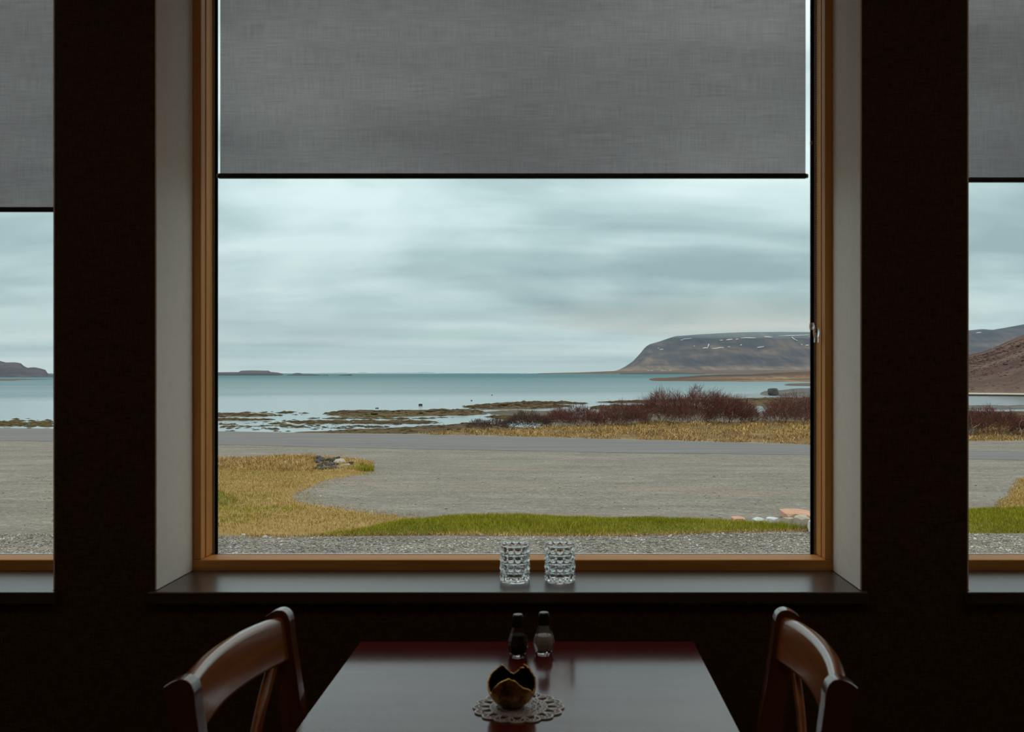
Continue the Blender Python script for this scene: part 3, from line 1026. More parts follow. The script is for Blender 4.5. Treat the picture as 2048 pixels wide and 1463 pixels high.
ground_mat('stone_tan', [(0.30, (0.26, 0.22, 0.16)), (0.7, (0.52, 0.48, 0.40))], 6.0, (1, 1, 1), 60.0, 0.4, 0.9, 0.4, 0.01)
ground_mat('stone_pink', [(0.30, (0.42, 0.24, 0.16)), (0.7, (0.60, 0.37, 0.26))], 5.0, (1, 1, 1), 60.0, 0.4, 0.9, 0.4, 0.01)
blade_mat('green_blade', [(0.110, 0.130, 0.008), (0.215, 0.225, 0.010), (0.310, 0.295, 0.016), (0.48, 0.38, 0.070)])
blade_mat('dry_blade', [(0.220, 0.145, 0.030), (0.36, 0.240, 0.065), (0.50, 0.345, 0.125), (0.64, 0.47, 0.22)])
blade_mat('straw_blade', [(0.120, 0.062, 0.022), (0.31, 0.185, 0.058), (0.49, 0.325, 0.120), (0.68, 0.50, 0.235)])
ground_mat('verge_soil', [(0.3, (0.070, 0.042, 0.020)), (0.5, (0.170, 0.108, 0.045)), (0.7, (0.33, 0.23, 0.11))], 1.2, (0.7, 1, 1), 12.0, 0.4)
blade_mat('twig_red', [(0.060, 0.028, 0.024), (0.120, 0.050, 0.042), (0.180, 0.070, 0.055), (0.250, 0.110, 0.080)])
blade_mat('twig_brown', [(0.050, 0.030, 0.024), (0.095, 0.055, 0.044), (0.150, 0.088, 0.070)])
blade_mat('branch_pale', [(0.17, 0.13, 0.105), (0.30, 0.24, 0.20), (0.42, 0.35, 0.30)])
blade_mat('pebble', [(0.13, 0.12, 0.10), (0.235, 0.22, 0.19), (0.35, 0.33, 0.295), (0.60, 0.57, 0.53)])

# the mountain: slate and moor bands, straw meadow at its foot
m, t, b = new_mat('mountain')
co = geoco(t)
sepz = N(t, 'ShaderNodeSeparateXYZ')
L(t, co, sepz.inputs[0])
n1 = ntex(t, mapping(t, co, (0.6, 0.35, 3.2)), 0.0042, 7, 0.62, 0.4)
n2 = ntex(t, mapping(t, co, (1.6, 0.25, 0.5)), 0.012, 5, 0.6, 0.3)
f = mth(t, 'ADD', mth(t, 'MULTIPLY', n1, 0.65), mth(t, 'MULTIPLY', n2, 0.35))
c = ramp(t, f, [(0.36, (0.022, 0.024, 0.034)), (0.47, (0.052, 0.050, 0.062)), (0.56, (0.100, 0.080, 0.076)), (0.67, (0.185, 0.145, 0.100))])
hz_ = mth(t, 'ADD', sepz.outputs[2], mth(t, 'MULTIPLY', ntex(t, co, 0.003, 4, 0.6), 90.0))
ft = ramp(t, mth(t, 'DIVIDE', hz_, 300.0), [(0.15, 1.0), (0.34, 0.0)])
c = mixc(t, mth(t, 'MULTIPLY', ft, 0.75), c, ramp(t, n2, [(0.35, (0.24, 0.165, 0.105)), (0.62, (0.44, 0.34, 0.21))]))
L(t, c, b.inputs['Base Color'])
setp(b, rough=1.0, spec=0.05)
bump(t, b, f, 0.6, 40.0)
M['mountain'] = m
plain('snow', (0.85, 0.88, 0.92), 0.9, var=0.03)

# the sea: rippled offshore, calmer and shallow by the flats
m, t, b = new_mat('sea_water')
co = geoco(t)
sy = N(t, 'ShaderNodeSeparateXYZ')
L(t, co, sy.inputs[0])
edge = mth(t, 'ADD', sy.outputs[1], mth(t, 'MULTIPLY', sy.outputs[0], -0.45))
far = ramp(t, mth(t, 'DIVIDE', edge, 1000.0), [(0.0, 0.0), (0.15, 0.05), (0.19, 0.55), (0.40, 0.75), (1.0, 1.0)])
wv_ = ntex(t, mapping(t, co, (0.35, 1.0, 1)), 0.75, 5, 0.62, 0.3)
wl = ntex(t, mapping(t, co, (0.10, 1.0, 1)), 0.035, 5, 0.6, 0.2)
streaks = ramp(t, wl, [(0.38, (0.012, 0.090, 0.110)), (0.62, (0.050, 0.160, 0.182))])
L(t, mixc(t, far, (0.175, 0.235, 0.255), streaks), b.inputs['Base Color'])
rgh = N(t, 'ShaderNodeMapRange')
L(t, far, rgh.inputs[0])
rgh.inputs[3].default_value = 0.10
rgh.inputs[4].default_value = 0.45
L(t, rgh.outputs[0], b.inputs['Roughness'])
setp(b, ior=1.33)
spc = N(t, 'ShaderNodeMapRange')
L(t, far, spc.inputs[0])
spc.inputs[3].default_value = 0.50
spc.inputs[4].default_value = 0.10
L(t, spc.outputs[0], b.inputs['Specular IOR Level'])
bn = N(t, 'ShaderNodeBump')
bn.inputs['Distance'].default_value = 0.10
sb = N(t, 'ShaderNodeMapRange')
L(t, far, sb.inputs[0])
sb.inputs[3].default_value = 0.22
sb.inputs[4].default_value = 0.8
L(t, sb.outputs[0], bn.inputs['Strength'])
L(t, wv_, bn.inputs['Height'])
L(t, bn.outputs[0], b.inputs['Normal'])
M['sea'] = m


# ------------------------------------------------------------------ outdoors: builders
def fbm(x, y, z=0.0, o=4):
    return mnoise.fractal(Vector((x, y, z)), 1.0, 2.0, o)


def seg_dist(P, A, B):
    """least distance of points P (n,2) to the segments A-B (m,2)"""
    out = np.full(len(P), 1e9)
    for a, bb in zip(A, B):
        d = bb - a
        L2 = max(1e-12, float(d @ d))
        s = np.clip(((P - a) @ d) / L2, 0, 1)
        q = a + s[:, None] * d
        out = np.minimum(out, np.hypot(*(P - q).T))
    return out


def inside(P, poly):
    x, y = P[:, 0], P[:, 1]
    r = np.zeros(len(P), bool)
    n = len(poly)
    for i in range(n):
        (x1, y1), (x2, y2) = poly[i], poly[(i + 1) % n]
        c = ((y1 > y) != (y2 > y)) & (x < (x2 - x1) * (y - y1) / (y2 - y1 + 1e-12) + x1)
        r ^= c
    return r


def rough_outline(poly, step, jit, seed):
    """outline (world xy) cut finer and made uneven"""
    out = []
    n = len(poly)
    for i in range(n):
        a, bb = Vector(poly[i]), Vector(poly[(i + 1) % n])
        k = max(1, int((bb - a).length / step))
        nn = Vector((-(bb - a).y, (bb - a).x)).normalized() if (bb - a).length > 0 else Vector((0, 0))
        for j in range(k):
            p = a + (bb - a) * (j / k)
            d = jit * mnoise.fractal(Vector((p.x / step * 0.35 + seed, p.y / step * 0.35, seed)), 1.0, 2.0, 3)
            out.append((p.x + nn.x * d, p.y + nn.y * d))
    return out


def patch(name, poly, mat, z=GZ, lift=0.0, hmax=0.0, width=1.0, step=0.5, jit=0.15, bumpy=0.0, bscale=1.0, inner=None, skirt=0.06, seed=1.0, parent=None):
    """ground patch with an uneven outline (world xy), domed by hmax towards the inside"""
    ol = rough_outline(poly, step, jit, seed)
    A = np.array(ol)
    lo, hi = A.min(0), A.max(0)
    inner = inner or step
    gx, gy = np.meshgrid(np.arange(lo[0], hi[0], inner), np.arange(lo[1], hi[1], inner * 0.9))
    P = np.c_[gx.ravel(), gy.ravel()] + rng.uniform(-0.25, 0.25, (gx.size, 2)) * inner
    if len(P):
        P = P[inside(P, ol)]
    B = np.roll(A, -1, 0)
    if len(P):
        d = seg_dist(P, A, B)
        P, d = P[d > inner * 0.35], d[d > inner * 0.35]
    pts = [Vector(p) for p in ol] + [Vector(p) for p in P]
    n = len(ol)
    res = delaunay_2d_cdt(pts, [(i, (i + 1) % n) for i in range(n)], [tuple(range(n))], 1, 1e-5)
    ov, of, orig = res[0], res[2], res[3]
    V = []
    dd = seg_dist(np.array([(p.x, p.y) for p in ov]), A, B) if hmax or bumpy else None
    for i, p in enumerate(ov):
        if dd is None:
            h = 0.0
            on_edge = False
        else:
            s = min(1.0, dd[i] / width)
            h = hmax * (s * s * (3 - 2 * s)) + bumpy * s * fbm(p.x / bscale, p.y / bscale, seed)
            on_edge = dd[i] < 1e-4
        V.append((p.x, p.y, z + lift + h - (skirt if (on_edge and hmax) else 0.0)))
    return link_mesh(name, V, [tuple(q) for q in of], mat, parent, smooth=80)


def pxy(pts, z):
    return [tuple(on(a, bb, z)[:2]) for a, bb in pts]


def ridge(name, sil, D0, Dc, D1, mat, base=SZ, rows=14, cols=120, prof=None, amp=0.0, freq=1.0, seed=0.0, parent=None, dwob=0.0):
    """land that rises from a foot D0 ahead to the crest line given as picture points at Dc, and falls to D1"""
    xs_ = np.linspace(sil[0][0], sil[-1][0], cols + 1)
    ys = np.interp(xs_, [s[0] for s in sil], [s[1] for s in sil])
    V, Fc = [], []
    half = rows
    tot = rows + rows // 2
    for j in range(tot + 1):
        for i, (px, py) in enumerate(zip(xs_, ys)):
            wob = 1 + dwob * fbm(px * 0.02 + seed, 3.3, seed)
            crest = CZ - (py - PY) * Dc / FPX
            if j <= half:
                s = j / half
                D = D0 * wob + (Dc - D0 * wob) * s
                g = prof(s) if prof else s * s * (3 - 2 * s)
            else:
                s = (j - half) / (tot - half)
                D = Dc + (D1 - Dc) * s
                g = 1 - s * s * (3 - 2 * s)
            X = (px - PX) * D / FPX
            h = base - 0.3 + (crest - base + 0.3) * g
            k = amp * fbm(X * freq + seed, D * freq, seed, 5) * min(1.0, 4 * s * (1 - s) + 0.10) * (crest - base)
            V.append((X, D, h + k))
    n = cols + 1
    for j in range(tot):
        for i in range(cols):
            Fc.append((j * n + i, j * n + i + 1, (j + 1) * n + i + 1, (j + 1) * n + i))
    return link_mesh(name, V, Fc, mat, parent, smooth=70)


def blades(name, P, Hh, W, mat, lean_=0.5, parent=None):
    """P (n,3) roots; each blade a bent three-sided sliver"""
    n = len(P)
    a = rng.uniform(0, 2 * PI, n)
    side = np.c_[np.cos(a), np.sin(a), np.zeros(n)]
    b2 = rng.uniform(0, 2 * PI, n)
    ln = np.c_[np.cos(b2), np.sin(b2), np.zeros(n)] * (np.abs(rng.normal(0, lean_, n)) * Hh)[:, None]
    up = np.c_[np.zeros(n), np.zeros(n), Hh]
    w_ = (W * rng.uniform(0.7, 1.3, n))[:, None]
    v0 = P - side * w_ / 2
    v1 = P + side * w_ / 2
    mid = P + up * 0.6 + ln * 0.35
    v2 = mid + side * w_ * 0.35
    v3 = mid - side * w_ * 0.35
    tip = P + up * np.clip(1 - 0.25 * (np.linalg.norm(ln, axis=1) / np.maximum(Hh, 1e-6)) ** 2, 0.5, 1)[:, None] + ln
    V = np.stack([v0, v1, v2, v3, tip], 1).reshape(-1, 3)
    i0 = np.arange(n) * 5
    T = np.concatenate([np.c_[i0, i0 + 1, i0 + 2], np.c_[i0, i0 + 2, i0 + 3], np.c_[i0 + 3, i0 + 2, i0 + 4]])
    return fast_mesh(name, V, T, mat, parent)


def sticks(name, A, B, ra, rb, mat, parent=None):
    """straight three-sided tapered sticks from A to B"""
    n = len(A)
    d = B - A
    d /= np.maximum(np.linalg.norm(d, axis=1), 1e-9)[:, None]
    ref = np.where(np.abs(d[:, 2:3]) < 0.9, np.array([[0, 0, 1.0]]), np.array([[1.0, 0, 0]]))
    u = np.cross(d, ref)
    u /= np.linalg.norm(u, axis=1)[:, None]
    w_ = np.cross(d, u)
    V = []
    for (P, r) in ((A, ra), (B, rb)):
        for k in range(3):
            an = 2 * PI * k / 3
            V.append(P + (u * math.cos(an) + w_ * math.sin(an)) * r[:, None])
    V = np.stack(V, 1).reshape(-1, 3)
    i0 = (np.arange(n) * 6)[:, None]
    q = np.array([[0, 1, 4], [0, 4, 3], [1, 2, 5], [1, 5, 4], [2, 0, 3], [2, 3, 5]])
    T = (i0[:, :, None] + q[None]).reshape(-1, 3)
    return fast_mesh(name, V, T, mat, parent)


def scatter(poly, n):
    A = np.array(poly)
    lo, hi = A.min(0), A.max(0)
    out = np.zeros((0, 2))
    while len(out) < n:
        P = rng.uniform(lo, hi, (n * 2, 2))
        out = np.vstack([out, P[inside(P, poly)]])
    return out[:n]


def on_mesh(obj, n, lo=-9.0, pick=None):
    """random points on a built surface"""
    me = obj.data
    me.calc_loop_triangles()
    co_ = np.zeros(len(me.vertices) * 3)
    me.vertices.foreach_get('co', co_)
    co_ = co_.reshape(-1, 3)
    tr_ = np.zeros(len(me.loop_triangles) * 3, dtype=np.int64)
    me.loop_triangles.foreach_get('vertices', tr_)
    tr_ = tr_.reshape(-1, 3)
    a, bb, c = co_[tr_[:, 0]], co_[tr_[:, 1]], co_[tr_[:, 2]]
    ar = np.linalg.norm(np.cross(bb - a, c - a), axis=1)
    k = rng.choice(len(tr_), n, p=ar / ar.sum())
    u, v = rng.uniform(0, 1, n), rng.uniform(0, 1, n)
    fl_ = u + v > 1
    u[fl_], v[fl_] = 1 - u[fl_], 1 - v[fl_]
    P = a[k] + (bb - a)[k] * u[:, None] + (c - a)[k] * v[:, None]
    P = P[P[:, 2] > lo]
    if pick is not None:
        P = P[pick(P)]
    return P


def pxof(P):
    return PX + P[:, 0] * FPX / P[:, 1], PY + (CZ - P[:, 2]) * FPX / P[:, 1]


def rock_mesh(seed, sx, sy, sz, sub=2, rough_=0.28):
    bm = bmesh.new()
    bmesh.ops.create_icosphere(bm, subdivisions=sub, radius=1.0)
    for v in bm.verts:
        p = v.co.copy()
        k = 1 + rough_ * mnoise.noise(p * 1.1 + Vector((seed * 7.1, seed, 3))) + 0.10 * mnoise.noise(p * 2.7 + Vector((seed, 9, seed)))
        q = p * k
        for axis in range(3):                       # broken flat faces
            lim = 0.72 + 0.2 * mnoise.noise(Vector((seed * 3.3 + axis, axis * 5.0, seed)))
            q[axis] = max(-lim, min(lim, q[axis]))
        v.co = Vector((q.x * sx, q.y * sy, q.z * sz))
    me = bpy.data.meshes.new('rock')
    bm.to_mesh(me)
    bm.free()
    return me


def rock(name, loc, size, mat, seed, label, group=None, rz=0.0, cat='rock', tilt=(0, 0)):
    me = rock_mesh(seed, *size)
    me.name = name
    me.materials.append(mat)
    me.polygons.foreach_set('use_smooth', [True] * len(me.polygons))
    me.set_sharp_from_angle(angle=math.radians(28))
    o = bpy.data.objects.new(name, me)
    COL.objects.link(o)
    o.location = loc
    o.rotation_euler = (tilt[0], tilt[1], rz)
    return tag(o, label, cat, group)


def pebbles(name, P, S, mat, flat=0.7):
    base = np.array([[1, 0, 0], [0, 1, 0], [-1, 0, 0], [0, -1, 0], [0, 0, 0.8], [0, 0, -0.5]], float)
    tri = np.array([[0, 1, 4], [1, 2, 4], [2, 3, 4], [3, 0, 4], [1, 0, 5], [2, 1, 5], [3, 2, 5], [0, 3, 5]])
    n = len(P)
    k = base[None] * S[:, None, None] * rng.uniform(0.55, 1.3, (n, 6, 3))
    a = rng.uniform(0, 2 * PI, n)
    ca, sa = np.cos(a)[:, None], np.sin(a)[:, None]
    X = k[:, :, 0] * ca - k[:, :, 1] * sa
    Y = k[:, :, 0] * sa + k[:, :, 1] * ca
    V = np.stack([X, Y, k[:, :, 2] * flat], 2) + P[:, None, :]
    T = (np.arange(n) * 6)[:, None, None] + tri[None]
    return fast_mesh(name, V.reshape(-1, 3), T.reshape(-1, 3), mat)


# ------------------------------------------------------------------ sea and yard
rr = 45000.0
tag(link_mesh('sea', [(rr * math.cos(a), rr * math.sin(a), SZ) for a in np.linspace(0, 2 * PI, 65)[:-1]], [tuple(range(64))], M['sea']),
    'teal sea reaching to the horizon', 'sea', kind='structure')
farline = [(60, 45), (22, 43), (13, 40.5), (8, 39.5), (2, 38), (-1, 35.4), (-3.2, 33.9), (-5, 32.9), (-8, 33.4), (-11.5, 34.4), (-20, 36.4), (-60, 47)]
yard = [(-60, -30), (60, -30)] + farline
yv = [(x, y, GZ) for x, y in yard]
yf = [tuple(range(len(yv)))]
o0 = len(yv)
for (x, y) in yard:
    k = 1.0 + 2.2 / math.hypot(x, y)
    yv.append((x * k, y * k, SZ - 0.4))
n = len(yard)
yf += [(i, (i + 1) % n, o0 + (i + 1) % n, o0 + i) for i in range(n)]
tag(link_mesh('gravel_yard', yv, yf, M['gravel']), 'wide grey brown gravel yard between the window and the road', 'yard', kind='structure')

far_e = [(-20, 35.9), (-11.5, 34.0), (-1.76, 31.35), (2.6, 29.6), (7.05, 27.65), (11.5, 25.6), (20, 21)]
near_e = [(20, 17.6), (10.6, 22.9), (6.1, 24.3), (2.6, 24.9), (-1.4, 25.7), (-9.5, 27.9), (-15.5, 29.4), (-22, 30.5)]
road = [(-60, 44)] + far_e + near_e + [(-60, 39)]
tag(patch('asphalt_road', road, M['asphalt'], lift=0.005, step=1.0, jit=0.12, inner=3.0), 'grey asphalt road running along the shore', 'road', kind='structure')

# ------------------------------------------------------------------ green lawn strip
lawn = pxy([(610, 1071), (690, 1064), (760, 1050), (820, 1041), (880, 1035), (1000, 1034), (1180, 1037), (1300, 1039), (1420, 1042), (1520, 1049), (1600, 1055), (1700, 1044), (1850, 1030), (1940, 1022), (2060, 1020), (2250, 1018),
            (2250, 1068), (2060, 1066), (1940, 1067), (1700, 1062), (1600, 1061), (1480, 1063), (1380, 1067), (1260, 1069), (1150, 1071), (1000, 1069), (900, 1068), (780, 1070), (700, 1072)], GZ)
tag(patch('lawn', lawn, M['grass_soil'], lift=0.01, hmax=0.05, width=0.5, step=0.2, jit=0.05, bumpy=0.03, bscale=0.8, skirt=0.03), 'strip of bright green grass beyond the gravel path', 'lawn', kind='structure')
P3 = on_mesh(bpy.data.objects['lawn'], 66000)
P = P3[:, :2]
H_ = rng.uniform(0.04, 0.095, len(P)) * (0.75 + 0.55 * np.array([fbm(p[0] * 0.9, p[1] * 0.9, 2.0, 3) for p in P]).clip(-0.6, 0.8))
lg = blades('lawn_grass', P3, H_, np.full(len(P), 0.006), M['green_blade'], 0.45)
tag(lg, 'bright green grass blades of the lawn strip', 'grass', kind='stuff')
# withered fringe along the lawn's edge
fr_px = [(470, 1071), (560, 1073), (690, 1071), (900, 1069), (1000, 1070), (1150, 1072), (1260, 1071), (1380, 1068), (1480, 1064), (1610, 1062)]
fx = rng.uniform(480, 1615, 3600)
fy = np.interp(fx, [p[0] for p in fr_px], [p[1] for p in fr_px]) + rng.normal(0, 1.0, len(fx))
Pf = np.array([on(a, bb, GZ) for a, bb in zip(fx, fy)])
tag(blades('withered_fringe', Pf, rng.uniform(0.02, 0.06, len(Pf)), np.full(len(Pf), 0.006), M['straw_blade'], 0.9), 'withered straw fringe along the grass edge', 'grass', kind='stuff')

# ------------------------------------------------------------------ dry lawn with mounds
dry = pxy([(150, 1066), (150, 946), (300, 940), (436, 936), (560, 936), (640, 940), (700, 944), (760, 946), (700, 951), (655, 960), (632, 972), (600, 986), (597, 1000), (640, 1010), (700, 1018), (770, 1028), (850, 1036), (860, 1044), (800, 1058), (700, 1070), (610, 1073), (540, 1075), (480, 1072), (400, 1069), (300, 1067)], GZ)
tag(patch('dry_lawn', dry, M['dry_soil'], lift=0.006, hmax=0.03, width=0.6, step=0.25, jit=0.09, bumpy=0.02, bscale=1.2, skirt=0.02, seed=4.0), 'mown patch of dry yellowish grass beside the gravel', 'lawn', kind='structure')
P3 = on_mesh(bpy.data.objects['dry_lawn'], 52000)
P = P3[:, :2]
gq = np.array([fbm(p[0] * 0.35 + 9, p[1] * 0.6, 5.0, 3) for p in P])
zz_ = P3[:, 2]
edge_d = seg_dist(P, np.array(dry), np.roll(np.array(dry), -1, 0))
keep = rng.uniform(0, 1, len(P)) < np.clip(edge_d / 0.35, 0.12, 1)
P, gq, zz_ = P[keep], gq[keep], zz_[keep]
# stragglers that feather the patch out over the gravel
ed = np.array(rough_outline(dry, 0.15, 0.05, 4.0))
ed = ed[rng.integers(0, len(ed), 5200)] + rng.normal(0, 0.16, (5200, 2))
P = np.vstack([P, ed])
gq = np.r_[gq, np.full(len(ed), -0.2)]
zz_ = np.r_[zz_, np.full(len(ed), GZ + 0.002)]
isg = gq + rng.normal(0, 0.18, len(P)) > 0.42
tag(blades('dry_grass', np.c_[P, zz_][~isg], rng.uniform(0.015, 0.045, int((~isg).sum())), np.full(int((~isg).sum()), 0.007), M['dry_blade'], 0.8), 'short dry tan grass of the mown patch', 'grass', kind='stuff')
tag(blades('greening_grass', np.c_[P, zz_][isg], rng.uniform(0.02, 0.05, int(isg.sum())), np.full(int(isg.sum()), 0.007), M['green_blade'], 0.7), 'green tufts mixed into the dry mown patch', 'grass', kind='stuff')

mound_sil = [(250, 945), (330, 938), (436, 931), (480, 926), (520, 919), (560, 916), (622, 915), (640, 917), (690, 919), (725, 926), (760, 935), (790, 940)]
tag(ridge('grass_mound', mound_sil, 18.9, 21.6, 24.0, M['dry_soil'], base=GZ + 0.25, rows=10, cols=80, amp=0.25, freq=0.8, seed=2.0, dwob=0.03), 'low straw covered bank by the dark stone heap', 'mound', kind='structure')
dry2 = pxy([(1980, 1014), (2002, 996), (2018, 978), (2032, 957), (2060, 948), (2200, 944), (2200, 1016)], GZ)
tag(patch('dry_lawn', dry2, M['dry_soil'], lift=0.006, hmax=0.03, width=0.6, step=0.25, jit=0.12, bumpy=0.02, bscale=1.2, skirt=0.02, seed=5.0), 'dry grass patch at the picture edge beyond the green grass', 'lawn', kind='structure')
P = on_mesh(bpy.data.objects['dry_lawn.001'], 16000)
tag(blades('dry_grass', P, rng.uniform(0.015, 0.05, len(P)), np.full(len(P), 0.008), M['dry_blade'], 0.8), 'dry tan grass of the patch at the picture edge', 'grass', kind='stuff')
sm_sil = [(300, 960), (380, 968), (436, 982), (455, 990), (470, 1000), (487, 1012)]
tag(ridge('grass_hummock', sm_sil, 14.3, 15.4, 16.6, M['grass_soil'], base=GZ + 0.25, rows=8, cols=40, amp=0.2, freq=1.4, seed=6.0), 'small green hummock cut off by the window frame', 'mound', kind='structure')


mound = bpy.data.objects['grass_mound']
P = on_mesh(mound, 24000, GZ - 0.02)
qx, qy = pxof(P)
straw = (qx < 632) | (rng.uniform(0, 1, len(P)) < 0.10)
P1 = P[straw]
tag(blades('bank_grass', P1, rng.uniform(0.03, 0.13, len(P1)), np.full(len(P1), 0.010), M['straw_blade'], 1.4), 'long golden straw grass covering the low bank', 'grass', kind='stuff')
P2 = P[~straw]
tag(blades('bank_turf', P2, rng.uniform(0.02, 0.06, len(P2)), np.full(len(P2), 0.010), M['dry_blade'], 0.6), 'short brownish turf behind the dark stones', 'grass', kind='stuff')
gt = pxy([(690, 943), (700, 934), (725, 932), (745, 938), (748, 943)], GZ)
P = scatter(gt, 2600)
tag(blades('green_tuft', np.c_[P, np.full(len(P), GZ + 0.01)], rng.uniform(0.04, 0.10, len(P)), np.full(len(P), 0.010), M['green_blade'], 0.4), 'patch of fresh green grass beside the dark stones', 'grass', kind='stuff')
hum = bpy.data.objects['grass_hummock']
P = on_mesh(hum, 7000, GZ - 0.02)
k = rng.uniform(0, 1, len(P)) < 0.5
tag(blades('hummock_grass', P[k], rng.uniform(0.02, 0.06, k.sum()), np.full(k.sum(), 0.008), M['green_blade'], 0.7), 'green grass on the small hummock', 'grass', kind='stuff')
tag(blades('hummock_straw', P[~k], rng.uniform(0.02, 0.07, (~k).sum()), np.full((~k).sum(), 0.008), M['dry_blade'], 0.9), 'withered grass on the small hummock', 'grass', kind='stuff')

# ------------------------------------------------------------------ stones
heap = [(634, 925, 9, 7), (643, 920, 10, 6), (655, 921, 9, 6), (666, 923, 10, 7), (679, 924, 14, 6), (690, 932, 13, 5), (640, 933, 8, 7), (650, 929, 9, 8), (661, 931, 11, 8), (672, 930, 9, 6),
        (646, 939, 8, 6), (655, 938, 10, 8), (666, 938, 10, 7), (632, 938, 7, 6), (681, 937, 8, 5), (702, 926, 6, 4), (637, 915, 7, 5), (673, 917, 8, 5)]
hl = ['dark basalt stone at the straw end of the heap by the grass bank', 'dark stone on top of the heap beside the golden straw', 'dark brown stone in the upper row of the stone heap', 'dark stone below the turf edge, mid upper row of the heap',
      'broad light grey stone at the upper end of the heap', 'flat pale stone at the green grass end of the heap', 'small dark stone low against the golden straw', 'dark stone in the second row of the heap near the straw',
      'dark angular stone in the heart of the heap', 'shadowed stone under the broad light grey one', 'dark stone in the bottom row, second from the straw', 'grey lit stone in the middle of the bottom row', 'dark stone in the bottom row near the green patch',
      'lowest stone of the heap at the straw side', 'small stone at the end of the bottom row by the green patch', 'small loose stone on the turf past the heap', 'brownish stone on the crest of the bank above the heap', 'small stone under the turf on the crest above the heap']
for i, (px, py, hw, hh) in enumerate(heap):
    D = 20.1 + (943 - py) / 28.0 * 1.35
    p = at(px, py, D)
    s = D / FPX
    rock('heap_stone', p, (hw * s * 1.15, hw * s * 0.95, hh * s * 1.15), M['stone_dark'] if i not in (4, 5, 11) else M['shore_rock'] if i == 11 else M['stone_tan'], i + 1.0, hl[i], 'stones of the dark heap on the bank', rz=i * 1.3, tilt=(0.2 * math.sin(i * 2), 0.3 * math.cos(i * 3)))
rk = [(1517, 1042, 12, 9, 'stone_white', 'small white stone at the lawn end of the stone row'), (1545, 1041, 15, 11, 'stone_white', 'white stone second in the row along the grass'),
      (1578, 1043, 16, 12, 'stone_tan', 'pale tan rounded stone between white stone and grey boulder'), (1606, 1042, 17, 16, 'stone_tan', 'upright grey tan boulder in front of the pink slab'),
      (1598, 1029, 36, 8.5, 'stone_pink', 'large flat pink slab lying behind the boulder'), (1640, 1050, 22, 17, 'stone_white', 'white boulder partly hidden by the window frame'),
      (1477, 1037, 15, 4, 'stone_pink', 'flat pinkish stone at the top edge of the green grass'), (1439, 1033, 5, 3.5, 'stone_tan', 'small lone ochre stone on the gravel beyond the grass')]
for i, (px, py, hw, hh, mt_, lb) in enumerate(rk):
    p = on(px, py + hh, GZ)
    D = p.y + hw * p.y / FPX * 0.5
    s = D / FPX
    rock('garden_stone' if i < 6 else 'loose_stone', (p.x, D, GZ + hh * s * 0.72), (hw * s * 1.25, hw * s * 1.0, hh * s * 1.35), M[mt_], 20.0 + i * 1.7, lb, 'stones by the end of the green grass' if i < 6 else None, rz=(0.4, 1.1, 2.0, 0.7, 0.1, 1.9, 0.2, 0.5)[i], cat='stone', tilt=(0.1, 0.08 * (i % 3)))
ws = [(487, 1069, 4.5, 3, 'white stone on the gravel edge, the one closer to the window frame'), (530, 1072.5, 5, 3, 'white stone on the gravel edge, the one farther from the window frame'),
      (963, 1068.5, 6, 1.6, 'flat pale stone on the gravel just below the green grass'), (1003, 1069, 5, 1.4, 'second flat pale stone just below the green grass')]
for i, (px, py, hw, hh, lb) in enumerate(ws):
    p = on(px, py + hh, GZ)
    s = p.y / FPX
    rock('path_stone', (p.x, p.y, GZ + hh * s * 0.7), (hw * s * 1.2, hw * s, hh * s * 1.4), M['stone_white'] if i < 2 else M['stone_tan'], 50.0 + i, lb, rz=i, cat='stone')

near = [tuple(on(a, bb, GZ)[:2]) for a, bb in ((-60, 1125), (2110, 1125), (2110, 1069), (1600, 1063), (1150, 1072), (700, 1074), (436, 1072), (200, 1068), (-60, 1068))]
P = scatter(near, 22000)
tag(pebbles('gravel_pebbles', np.c_[P, np.full(len(P), GZ + 0.003)], rng.gamma(2.6, 0.0042, len(P)).clip(0.005, 0.034), M['pebble']), 'loose pebbles of the gravel path under the window', 'gravel', kind='stuff')
far_g = [tuple(on(a, bb, GZ)[:2]) for a, bb in ((-20, 1060), (150, 1060), (150, 960), (590, 990), (640, 1012), (800, 1026), (1300, 1030), (1600, 1040), (2000, 1005), (2050, 940), (640, 950), (-20, 940))]
P = scatter(far_g, 2600)
tag(pebbles('yard_pebbles', np.c_[P, np.full(len(P), GZ + 0.003)], rng.gamma(2.4, 0.0036, len(P)).clip(0.004, 0.03), M['pebble']), 'sparse loose pebbles scattered over the gravel yard', 'gravel', kind='stuff')

# ------------------------------------------------------------------ verge beyond the road
verge = [(-4.6, 32.9), (-3.2, 33.7), (-1.0, 35.2), (2, 37.8), (8, 39.3), (13, 40.3), (22, 42.8), (30, 43), (30, 31.5), (16.5, 29.9), (12.5, 29.2), (9.4, 27.9), (7.4, 27.9), (2.6, 29.9), (-1.6, 31.6), (-4.0, 32.4)]
tag(patch('verge', verge, M['verge_soil'], lift=0.01, hmax=0.12, width=2.0, step=0.5, jit=0.2, bumpy=0.16, bscale=1.1, skirt=0.05, seed=8.0), 'rough verge of yellow grass between road and shrubs', 'verge', kind='structure')
vg_o = bpy.data.objects['verge']
P = on_mesh(vg_o, 110000, -5)
qx, qy = pxof(P)
tuft = np.array([fbm(p[0] * 1.1, p[1] * 1.1, 7.0, 3) for p in P])
P = P[(tuft + rng.normal(0, 0.15, len(P)) > -0.20)]
hh_ = rng.uniform(0.03, 0.15, len(P)) * np.clip(1 + 0.9 * np.array([fbm(p[0] * 0.7, p[1] * 0.7, 3.0, 3) for p in P]), 0.3, 1.8)
tag(blades('verge_grass', P, hh_, np.full(len(P), 0.018), M['straw_blade'], 1.5), 'tangled yellow straw grass along the far side of the road', 'grass', kind='stuff')


